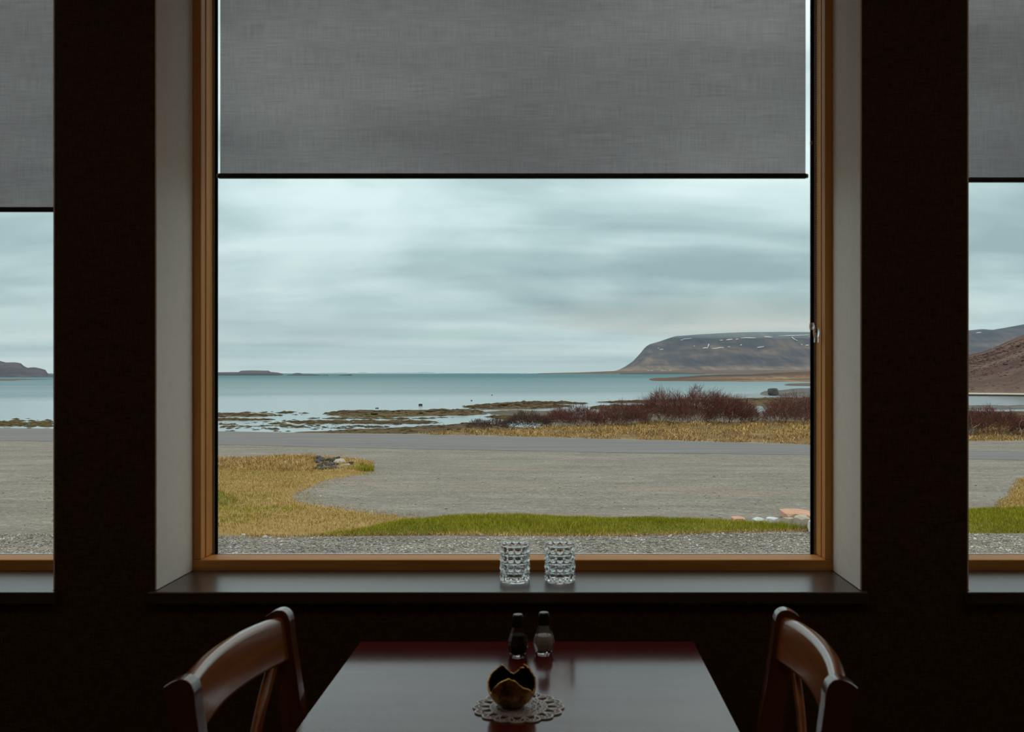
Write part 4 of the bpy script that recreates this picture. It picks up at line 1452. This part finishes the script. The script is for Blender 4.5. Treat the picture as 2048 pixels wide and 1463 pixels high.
# ------------------------------------------------------------------ bare shrubs
def shrub(cx_, cy_, w_, dp, h, ntw, label, red=True, nst=14, zb=GZ + 0.05, pale=0.6, flat=0.55):
    root = tag(empty('bare_shrub', (cx_, cy_, zb)), label, 'shrub', 'leafless reddish shrubs beyond the road')
    # stems: crooked pale boughs from a few stools
    A, B, ra, rb = [], [], [], []
    tips = []
    for s in range(nst):
        p = np.array([rng.uniform(-0.42, 0.42) * w_, rng.uniform(-0.35, 0.35) * dp, -0.05])
        ang = rng.uniform(0, 2 * PI)
        d = np.array([math.cos(ang) * 0.9, math.sin(ang) * 0.6, rng.uniform(0.5, 1.1)])
        d /= np.linalg.norm(d)
        L_ = h * rng.uniform(0.55, 0.95)
        r0 = rng.uniform(0.016, 0.036)
        for k in range(6):
            d2 = d + rng.normal(0, 0.32, 3)
            d2[2] = abs(d2[2]) * 0.8 + 0.15
            d2 /= np.linalg.norm(d2)
            q = p + d2 * L_ / 6
            A.append(p)
            B.append(q)
            ra.append(r0 * (1 - k / 7))
            rb.append(r0 * (1 - (k + 1) / 7))
            if k >= 1:
                tips.append((q, d2))
            if k >= 2 and rng.uniform() < 0.7:
                d3 = d2 + rng.normal(0, 0.6, 3)
                d3[2] = abs(d3[2])
                d3 /= np.linalg.norm(d3)
                q3 = q + d3 * L_ * 0.22
                A.append(q)
                B.append(q3)
                ra.append(r0 * (1 - (k + 1) / 7) * 0.8)
                rb.append(r0 * 0.2)
                tips.append((q3, d3))
            p, d = q, d2
    sticks('boughs', np.array(A), np.array(B), np.array(ra), np.array(rb), M['branch_pale'], root)['kind'] = 'stuff'
    # twigs fill an uneven dome
    n = ntw
    u = rng.uniform(-1, 1, n)
    v_ = rng.uniform(-1, 1, n)
    k = u * u + v_ * v_ < 1
    u, v_ = u[k], v_[k]
    n = len(u)
    dome = np.sqrt(np.maximum(0, 1 - (np.abs(u) ** 2.6))) * np.sqrt(np.maximum(0.05, 1 - v_ ** 2))
    lump = 1 + 0.38 * np.array([fbm(a * w_ * 1.1 + cx_, bb * 2.0, cy_, 4) for a, bb in zip(u, v_)])
    zt = h * dome ** 0.8 * lump
    hz = zt * (0.22 + 0.68 * rng.uniform(0, 1, n) ** flat)
    A = np.c_[u * w_ / 2, v_ * dp / 2, hz]
    dr = np.c_[u * 0.5 + rng.normal(0, 0.4, n), v_ * 0.4 + rng.normal(0, 0.4, n), 0.65 + rng.normal(0, 0.35, n)]
    dr /= np.linalg.norm(dr, axis=1)[:, None]
    ln = (rng.uniform(0.10, 0.30, n) * h)[:, None]
    md = A + dr * ln * 0.55
    d2 = dr + rng.normal(0, 0.25, (n, 3))
    d2 /= np.linalg.norm(d2, axis=1)[:, None]
    B = md + d2 * ln * 0.45
    r1 = rng.uniform(0.0035, 0.0070, n)
    tw = sticks('twigs', np.vstack([A, md]), np.vstack([md, B]), np.r_[r1, r1 * 0.7], np.r_[r1 * 0.7, r1 * 0.3], M['twig_red'] if red else M['twig_brown'], root)
    tw['kind'] = 'stuff'
    return root


shrub(4.9, 36.6, 4.6, 2.2, 1.28, 9000, 'tallest dark red shrub with pale crooked trunks below', True, 22)
shrub(2.35, 35.6, 1.9, 1.5, 0.82, 3800, 'low round shrub against the tall dark red one', True, 8)
shrub(6.6, 37.2, 1.9, 1.6, 1.05, 3200, 'shrub trailing off the tall red one towards the window frame', True, 9)
shrub(0.65, 34.9, 2.2, 1.4, 0.80, 4200, 'broad purple brown shrub in the middle of the verge row', True, 9)
shrub(-1.0, 34.3, 1.7, 1.2, 0.62, 3000, 'low brown shrub two places from the seaweed shore', False, 7)
shrub(-2.35, 33.9, 1.4, 1.0, 0.42, 1900, 'lowest shrub at the shore end of the row', False, 5)
shrub(8.75, 36.4, 2.4, 1.8, 1.10, 4500, 'red brown shrub with pale stems cut off by the window frame', True, 16)
shrub(13.35, 31.0, 2.5, 1.5, 0.84, 5500, 'bright rust red shrub seen past the wall pier', True, 16, flat=0.45)
shrub(15.5, 31.2, 2.4, 1.5, 0.66, 4200, 'rust red shrub at the picture edge, lower than its neighbour', True, 12, flat=0.45)

# ------------------------------------------------------------------ tidal flats
bars = [
    ('thin seaweed bar reaching from the window frame, upper of two', [(300, 826), (436, 826), (480, 826.5), (530, 828), (575, 830.5), (530, 832), (436, 833), (300, 833)], 'seaweed', 0.12),
    ('thinner seaweed bar just below the upper one by the frame', [(300, 836.5), (436, 836.5), (500, 837), (560, 838.5), (520, 840), (436, 841), (300, 841)], 'seaweed', 0.08),
    ('long brown seaweed bar in the middle of the shallows', [(637, 827), (664, 823), (698, 820), (735, 820.5), (772, 822), (808, 821), (845, 819.5), (900, 819), (960, 820), (985, 824), (962, 830), (900, 830.5), (845, 832), (796, 833), (740, 834.5), (689, 834), (655, 829)], 'seaweed', 0.24),
    ('dark weedy shore strip rising along the road edge', [(580, 866), (600, 863), (660, 861), (720, 859.5), (800, 855), (860, 851), (905, 848), (960, 846), (1010, 850), (1060, 858), (1060, 880), (600, 880)], 'seaweed', 0.25),
    ('greenish seaweed bar beside the middle bar', [(925, 812), (950, 809), (1000, 806.5), (1060, 806), (1110, 808), (1150, 812), (1110, 816), (1040, 818), (985, 818.5), (940, 817)], 'seaweed', 0.25),
    ('narrow outer bar towards the open water', [(1010, 804.8), (1070, 803.2), (1120, 803.6), (1183, 806.5), (1150, 808), (1090, 806)], 'seaweed', 0.12),
    ('outermost pale green bar in front of the tall shrub', [(1185, 803.8), (1240, 801.6), (1320, 800.4), (1420, 800.5), (1420, 803), (1300, 804), (1230, 805.5)], 'seaweed', 0.15),
    ('brown flat between two channels behind the shrubs', [(1160, 815), (1200, 811.5), (1260, 810.5), (1330, 811), (1400, 813), (1440, 829), (1380, 831), (1300, 827), (1230, 821)], 'seaweed', 0.25),
    ('mud flat just short of the winding channel', [(960, 824), (1010, 821.5), (1080, 822), (1140, 824), (1160, 828), (1110, 832), (1040, 831), (985, 829)], 'shore_mud', 0.2),
    ('lower mud flat behind the low shrubs', [(965, 833), (1010, 831.5), (1060, 833), (1130, 834), (1150, 838), (1080, 840), (1000, 838)], 'seaweed', 0.18),
    ('wide brown flat behind the tall red shrubs', [(1180, 829), (1300, 828), (1420, 829), (1560, 818), (1760, 815), (1760, 870), (1500, 872), (1300, 872), (1120, 866), (1050, 855), (1100, 842)], 'shore_mud', 0.3),
    ('flat of yellow weed by the rocky point', [(1400, 806), (1430, 799), (1480, 795.5), (1560, 795), (1700, 793), (1900, 800), (1900, 812), (1760, 816), (1560, 814), (1470, 811)], 'seaweed', 0.3),
    ('dark tide pool bank seen past the wall pier', [(1900, 812), (1960, 811), (2100, 812), (2100, 817), (1990, 819), (1900, 817)], 'shore_rock', 0.2),
    ('weedy bank behind the rust red shrub', [(1880, 822), (1980, 824), (2030, 822), (2100, 823), (2100, 860), (1880, 860)], 'seaweed', 0.25),
    ('speckled seaweed bar under the dark islet headland', [(-120, 845), (0, 845.5), (40, 846.5), (62, 850), (30, 851), (-120, 852)], 'seaweed', 0.10),
    ('flat dark spit in front of the headland', [(-120, 757.2), (0, 757.2), (30, 758.3), (104, 758.0), (112, 758.8), (50, 759.6), (40, 761), (-120, 761.5)], 'shore_mud', 0.5),
    ('shore edge at the far side of the road beside the pier', [(-60, 856.2), (0, 856.0), (15, 855), (30, 856.4), (55, 855), (62, 856.6), (110, 857.4), (300, 861), (300, 880), (-60, 880)], 'shore_mud', 0.1),
]
for i, (lb, pp, mt_, hm) in enumerate(bars):
    poly = pxy(pp, SZ)
    A = np.array(poly)
    ext = A.max(0) - A.min(0)
    st_ = max(ext[0] / 90, ext[1] / 40, 0.35)
    tag(patch('tidal_bar', poly, M[mt_], z=SZ, lift=0.02, hmax=hm * 0.45, width=max(1.0, min(ext) * 0.16), step=st_ * 0.8, jit=st_ * 1.6, bumpy=hm * 0.7, bscale=max(1.5, st_ * 2.5), inner=st_, skirt=0.12, seed=11.0 + i),
        lb, 'tidal bar', 'weedy bars and flats left by the tide', 'structure')

# loose weed and stones left in the shallows
P, S = [], []
for (x0, x1, y0, y1, nn, sx) in ((570, 870, 840, 848, 330, 0.22), (440, 620, 843, 860, 90, 0.14), (436, 640, 822, 830, 40, 0.22), (-10, 104, 838, 854, 110, 0.22), (640, 900, 834, 838, 60, 0.22), (600, 780, 849, 857, 60, 0.15)):
    for _ in range(nn):
        px, py = rng.uniform(x0, x1), rng.normal((y0 + y1) / 2, (y1 - y0) / 4.5)
        if fbm(px * 0.03, py * 0.5, 4.0, 3) < -0.12:
            continue
        q = on(px, py, SZ)
        for _k in range(3):
            P.append((q.x + rng.normal(0, 0.35), q.y + rng.normal(0, 0.4), SZ))
            S.append(rng.gamma(2.5, sx / 2.5) + 0.05)
for o_ in [o for o in COL.objects if o.name.startswith('tidal_bar') and o.active_material == M['seaweed']]:
    q = on_mesh(o_, 420, SZ - 0.05)
    for p in q:
        sc_ = 0.10 + rng.gamma(2.0, 0.07)
        P.append((p[0], p[1], p[2]))
        S.append(sc_ * min(2.2, p[1] / 80.0))
tag(pebbles('seaweed_clumps', np.array(P), np.array(S), M['seaweed'], 0.22), 'scattered clumps of seaweed in the shallow water', 'seaweed', kind='stuff')
for px, py, hw, hh, lb in ((841, 808, 4.5, 2.5, 'lone dark rock in the water past the long brown bar'), (754, 815, 4, 1.2, 'low flat rock awash above the long brown bar'), (984, 789, 2, 1.0, 'tiny rock far out in the calm water'),
                           (943, 800, 2.2, 1.0, 'tiny rock in the water near the greenish bar'), (58, 855, 4, 2.2, 'dark rock at the waterline in the partly seen window'), (103, 842, 3, 1.4, 'dark rock by the wall edge in the partly seen window')):
    p = on(px, py + hh, SZ)
    s = p.y / FPX
    rock('sea_rock', (p.x, p.y, SZ + hh * s * 0.5), (hw * s * 1.2, hw * s, hh * s * 1.1), M['stone_dark'], px * 0.37, lb, 'rocks standing in the shallows')

# ------------------------------------------------------------------ far land
tag(ridge('rocky_point', [(1395, 797), (1430, 794), (1480, 791.5), (1520, 788), (1545, 785), (1575, 783), (1600, 779), (1640, 777), (1700, 778), (1760, 786)], 138, 168, 260, M['shore_rock'], rows=12, cols=110, amp=0.5, freq=0.09, seed=3.0, dwob=0.03),
    'low grey rocky point reaching into the bay', 'headland', kind='structure')
rock('shore_boulder', at(1546, 783, 150), (0.95, 0.9, 0.85), M['shore_rock'], 3.7, 'square dark boulder standing on the rocky point', cat='rock')
tag(ridge('far_spit', [(1540, 772.0), (1580, 768.5), (1640, 766), (1720, 764), (1800, 768)], 255, 300, 420, M['shore_mud'], rows=8, cols=60, amp=0.3, freq=0.03, seed=5.0), 'thin brown spit behind the rocky point', 'headland', kind='structure')
tag(ridge('near_peninsula', [(1292, 759.2), (1308, 757.6), (1340, 755), (1375, 752), (1400, 750), (1440, 748.5), (1500, 748), (1540, 746), (1580, 744.5), (1620, 742.5), (1700, 741), (1850, 742), (1960, 748)], 395, 560, 950, M['shore_heath'], rows=14, cols=140, amp=0.22, freq=0.02, seed=7.0, dwob=0.04),
    'rusty brown peninsula in front of the mountain', 'headland', kind='structure')


def heath_prof(s):
    return 0.10 * min(1, s / 0.03) + 0.90 * s ** 1.15 if s > 0 else 0.0


tag(ridge('heath_hill', [(1690, 752), (1760, 744), (1850, 730), (1900, 718), (1940, 708), (1965, 703), (1990, 694), (2015, 682), (2048, 668), (2110, 648), (2250, 615)], 172, 1100, 1900, M['heath'], rows=60, cols=90, amp=0.10, freq=0.006, seed=9.0, prof=heath_prof, dwob=0.02),
    'reddish purple heath hillside above the beach', 'hill', kind='structure')
hh_o = bpy.data.objects['heath_hill']
P = on_mesh(hh_o, 60000, SZ)
qx, qy = pxof(P)
k = (qx > 1900) & (qx < 2120) & (P[:, 1] < 700)
P = P[k][:9000]
tag(pebbles('heath_bushes', P, (0.15 + rng.gamma(2.0, 0.13, len(P))) * np.clip(P[:, 1] / 330.0, 0.7, 2.0), M['heath'], 0.6), 'dense low reddish scrub on the heath hillside', 'scrub', kind='stuff')
tag(patch('beach', pxy([(1880, 790.2), (2110, 792.5), (2110, 789.5), (1880, 787.0)], SZ), M['stone_tan'], z=SZ, lift=0.25, step=6, jit=0.8, inner=8), 'thin pale sandy beach under the heath hillside', 'beach', kind='structure')

MD0, MDC, MD1 = 6200.0, 8000.0, 11000.0
m_sil = [(1205, 743.5), (1228, 742), (1240, 738), (1252, 731.5), (1266, 722), (1280, 707), (1290, 694), (1299, 688), (1320, 682), (1340, 675), (1352, 671.5), (1400, 668), (1480, 664), (1560, 663), (1620, 664), (1760, 662), (1880, 661), (1940, 660), (1965, 657.5), (1985, 659), (2010, 655), (2048, 648), (2150, 640), (2400, 648)]


def mount_prof(s):
    return float(np.interp(s, [0, 0.10, 0.35, 0.62, 0.80, 0.90, 1.0], [0, 0.03, 0.22, 0.52, 0.74, 0.90, 1.0]))


mt = ridge('mountain', m_sil, MD0, MDC, MD1, M['mountain'], rows=44, cols=260, prof=mount_prof, amp=0.085, freq=0.0016, seed=1.7)
tag(mt, 'dark table mountain streaked with snow across the bay', 'mountain', kind='structure')

# snow lying in the gullies: small draped patches
mco = np.zeros(len(mt.data.vertices) * 3)
mt.data.vertices.foreach_get('co', mco)
mco = mco.reshape(-1, 3)
mpx = PX + mco[:, 0] * FPX / mco[:, 1]
mpy = PY + (CZ - mco[:, 2]) * FPX / mco[:, 1]
front = mco[:, 1] <= MDC + 1


def snow_patch(pts, wid):
    """a strip of snow along picture points, laid on the slope"""
    V, Fc = [], []
    P = []
    pts = smooth_curve([(a, bb, 0) for a, bb in pts], max(6, 4 * len(pts)))
    for k, p in enumerate(pts):
        dq = (mpx - p.x) ** 2 + ((mpy - p.y) * 3) ** 2
        dq[~front] = 1e9
        i = int(np.argmin(dq))
        D = mco[i, 1] - 30.0
        P.append(at(p.x, p.y, D))
    nn = len(P)
    for k, p in enumerate(P):
        s = wid * (0.35 + 0.65 * math.sin(PI * (k + 0.5) / nn)) * (0.8 + 0.4 * fbm(k * 0.9, wid, p.x)) * p.y / FPX
        d = (P[min(k + 1, nn - 1)] - P[max(k - 1, 0)]).normalized()
        up = Vector((0, 0.25, 1)) if abs(d.x) > abs(d.z) else Vector((1, 0, 0))
        V += [p - up * s / 2, p + up * s / 2, p + up * s / 2 + Vector((0, 20, 0)), p - up * s / 2 + Vector((0, 20, 0))]
    for k in range(nn - 1):
        for q in range(4):
            Fc.append((k * 4 + q, k * 4 + (q + 1) % 4, k * 4 + 4 + (q + 1) % 4, k * 4 + 4 + q))
    Fc += [(3, 2, 1, 0), tuple((nn - 1) * 4 + q for q in range(4))]
    return link_mesh('snow_patch', V, Fc, M['snow'], mt)


for pts, wid in (([(1406, 696), (1411, 695), (1416, 695.5)], 2.2), ([(1416, 694), (1417.5, 690), (1418, 687)], 2.4), ([(1424, 696.5), (1433, 696), (1440, 694.5), (1448, 695)], 2.0), ([(1482, 675.8), (1492, 674.8), (1503, 675), (1512, 675.2)], 2.2),
                 ([(1453, 679.3), (1459, 678.5), (1465, 677.8)], 2.2), ([(1529, 673), (1536, 673.2), (1545, 674)], 2.4), ([(1584, 673), (1588, 677), (1596, 681)], 2.0), ([(1515, 694.5), (1522, 693.5), (1528, 692.5)], 2.0), ([(1319, 698.5), (1324, 698), (1327, 698.2)], 1.6),
                 ([(1316, 696), (1318, 695.5)], 1.6), ([(1440, 679.8), (1446, 679.5)], 1.5), ([(1361, 679.2), (1366, 679)], 1.3), ([(1472, 678), (1477, 677.4)], 1.4), ([(1481, 690), (1484, 688.5)], 1.8), ([(1558, 671.5), (1575, 670.5), (1600, 669.8), (1618, 669)], 1.8), ([(1603, 688.5), (1605, 688.8)], 1.8),
                 ([(1612, 690), (1618, 689.5)], 2.2), ([(1388, 691.3), (1390, 691.5)], 1.6), ([(1456, 693), (1461, 692.6)], 1.3), ([(1954, 665), (1958, 664.5), (1963, 664.7)], 1.6), ([(1366, 677.6), (1374, 677), (1384, 676)], 1.2)):
    snow_patch(pts, wid)

# the flat cape at the mountain's foot, with a few farm houses
tag(ridge('low_cape', [(1075, 746.0), (1110, 745.2), (1160, 744.2), (1205, 742.5), (1240, 741), (1320, 740), (1450, 739.5), (1640, 739)], 5000, 5900, 6600, M['shore_heath'], rows=8, cols=90, amp=0.12, freq=0.002, seed=4.4), 'flat tan cape at the foot of the mountain', 'headland', kind='structure')
tag(ridge('dark_reef', [(1240, 746.4), (1260, 745.2), (1310, 744.7), (1370, 744.8), (1410, 746.3)], 3600, 3800, 4100, M['islet_rock'], rows=6, cols=50, amp=0.15, freq=0.004, seed=2.2), 'dark reef line in front of the farm houses', 'reef', kind='structure')
plain('house_wall', (0.80, 0.80, 0.78), 0.8)
plain('house_roof', (0.30, 0.33, 0.36), 0.7)
hs = [(1297, 'small white farm house standing apart on the cape'), (1304, 'white farm house, first of the cluster under the mountain'), (1325, 'white farm house in the middle of the distant cluster'), (1331, 'white farm house next to the middle one of the cluster'), (1341, 'white barn at the far end of the distant cluster')]
for i, (px, lb) in enumerate(hs):
    p = at(px, 742.3, 5700)
    hroot = tag(empty('farm_house', (p.x, p.y, 11.5)), lb, 'house', 'farm houses at the mountain foot')
    w_, d_, h_ = 5.0 + (i % 3) * 2.0, 4.0, 4.0
    MB().box(-w_, w_, -d_, d_, -3, h_).build('house_walls', M['house_wall'], hroot)
    MB().prism([(-d_ - 0.4, h_), (d_ + 0.4, h_), (0, h_ + 3.6)], -w_ - 0.4, w_ + 0.4, 0).build('roof', M['house_roof'], hroot)

# islands on the horizon
tag(ridge('flat_island', [(380, 745), (436, 744), (478, 743.6), (481, 741), (500, 740.2), (537, 740.8), (541, 743.2), (556, 744.6), (566, 747.2)], 1700, 1830, 2050, M['islet'], rows=10, cols=90, amp=0.12, freq=0.012, seed=1.1), 'flat topped island at the window frame', 'island', kind='structure')
tag(ridge('island_shore', [(380, 746.2), (436, 746.4), (470, 746.6), (480, 745.6), (510, 746), (540, 747), (555, 748.4), (560, 750)], 1500, 1580, 1700, M['islet_rock'], rows=6, cols=70, amp=0.25, freq=0.02, seed=1.3), 'dark rocky foreshore of the flat topped island', 'reef', kind='structure')
tag(ridge('skerry', [(573, 750.2), (580, 748.9), (600, 748.6), (622, 748.2), (640, 749.4), (642, 750.3)], 1500, 1545, 1600, M['islet_rock'], rows=5, cols=40, amp=0.3, freq=0.02, seed=1.6), 'long dark skerry beside the flat topped island', 'reef', kind='structure')
tag(ridge('skerry', [(676, 750.0), (690, 748.8), (702, 748.2), (704, 750.2)], 1500, 1545, 1600, M['islet_rock'], rows=5, cols=20, amp=0.2, freq=0.02, seed=1.9), 'short dark skerry out past the long one', 'reef', kind='structure')
tag(ridge('skerry', [(585, 747), (592, 745.4), (600, 745.4), (605, 747)], 3000, 3060, 3130, M['islet'], rows=5, cols=20, amp=0.1, freq=0.01, seed=2.4), 'small humped islet above the long skerry', 'island', kind='structure')
tag(ridge('skerry', [(643, 750.2), (648, 749.2), (655, 749.1), (657, 750.2)], 1500, 1545, 1600, M['islet_rock'], rows=5, cols=12, amp=0.2, freq=0.02, seed=2.6), 'tiny dark skerry between the long and the short one', 'reef', kind='structure')
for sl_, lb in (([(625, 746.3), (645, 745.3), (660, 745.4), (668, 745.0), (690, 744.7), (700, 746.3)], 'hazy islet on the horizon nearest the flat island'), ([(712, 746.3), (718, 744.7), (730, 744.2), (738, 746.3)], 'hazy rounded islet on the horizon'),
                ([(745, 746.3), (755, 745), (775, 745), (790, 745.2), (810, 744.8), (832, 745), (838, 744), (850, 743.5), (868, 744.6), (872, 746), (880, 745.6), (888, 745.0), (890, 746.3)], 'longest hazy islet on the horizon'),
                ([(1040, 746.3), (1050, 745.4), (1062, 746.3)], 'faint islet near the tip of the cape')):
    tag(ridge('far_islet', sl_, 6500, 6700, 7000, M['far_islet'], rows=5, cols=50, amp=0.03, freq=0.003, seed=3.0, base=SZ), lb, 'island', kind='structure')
tag(ridge('headland', [(-220, 712), (-100, 708), (-40, 716), (0, 721.5), (12, 724.5), (30, 724), (42, 726), (47, 731), (55, 735), (62, 734.2), (70, 734), (82, 736.5), (92, 739.5), (94, 744), (97, 748), (112, 750.6)], 900, 1010, 1250, M['islet'], rows=16, cols=110, amp=0.10, freq=0.012, seed=8.8,
          prof=lambda s: float(np.interp(s, [0, .06, .3, .7, 1], [0, .14, .22, .8, 1]))), 'dark bare headland in the partly seen window', 'headland', kind='structure')

# power poles on the heath
plain('pole_wood', (0.38, 0.34, 0.32), 0.9)
for px, py, lb in ((1985, 688, 'wooden power pole on the hillside, the one nearer the wall pier'), (2028, 690, 'wooden power pole on the hillside, the one nearer the picture edge')):
    D = 800.0
    p = at(px, py + 9, D)
    pr = tag(empty('power_pole', (p.x, p.y, p.z - 4)), lb, 'pole', 'power poles on the heath')
    MB().tube([(0, 0, 0), (0, 0, 9.2)], [0.16, 0.11], 6).build('mast', M['pole_wood'], pr)
    MB().box(-0.9, 0.9, -0.06, 0.06, 8.5, 8.65).build('crossarm', M['pole_wood'], pr)

# ------------------------------------------------------------------ haze over the bay and the cloud resting on the mountain
def volume(name, mb, density, colour, label, smooth=None):
    m, t, b = new_mat(name)
    t.nodes.remove(b)
    vsn = N(t, 'ShaderNodeVolumeScatter')
    vsn.inputs['Color'].default_value = (*colour, 1)
    vsn.inputs['Density'].default_value = density
    L(t, vsn.outputs[0], t.nodes['Material Output'].inputs['Volume'])
    o = mb.build(name, m, smooth=smooth)
    return tag(o, label, 'haze', kind='stuff')


volume('sea_haze', MB().box(-9000, 9000, 2200, 7900, SZ + 0.5, 900), 4.2e-5, (0.50, 0.74, 0.92), 'thin blue haze over the far side of the bay')


def puff(mb, px, py, D, rx, ry, rz_):
    p = at(px, py, D)
    v, f = [], []
    nu, nv = 20, 12
    for j in range(nv + 1):
        a = PI * j / nv
        for i in range(nu):
            c = 2 * PI * i / nu
            d = Vector((math.sin(a) * math.cos(c), math.sin(a) * math.sin(c), math.cos(a)))
            k = 1 + 0.12 * mnoise.noise(d * 2.0 + Vector((px, py, 0)))
            v.append((p.x + d.x * rx * k, p.y + d.y * ry * k, p.z + d.z * rz_ * k))
    for j in range(nv):
        for i in range(nu):
            f.append((j * nu + i, j * nu + (i + 1) % nu, (j + 1) * nu + (i + 1) % nu, (j + 1) * nu + i))
    return mb.add(v, f)


cb = MB()
puff(cb, 1500, 633, 7250, 1700, 620, 158)
volume('cloud_bank', cb, 7.5e-4, (0.36, 0.66, 0.77), 'low grey cloud lying on top of the mountain', smooth=80)
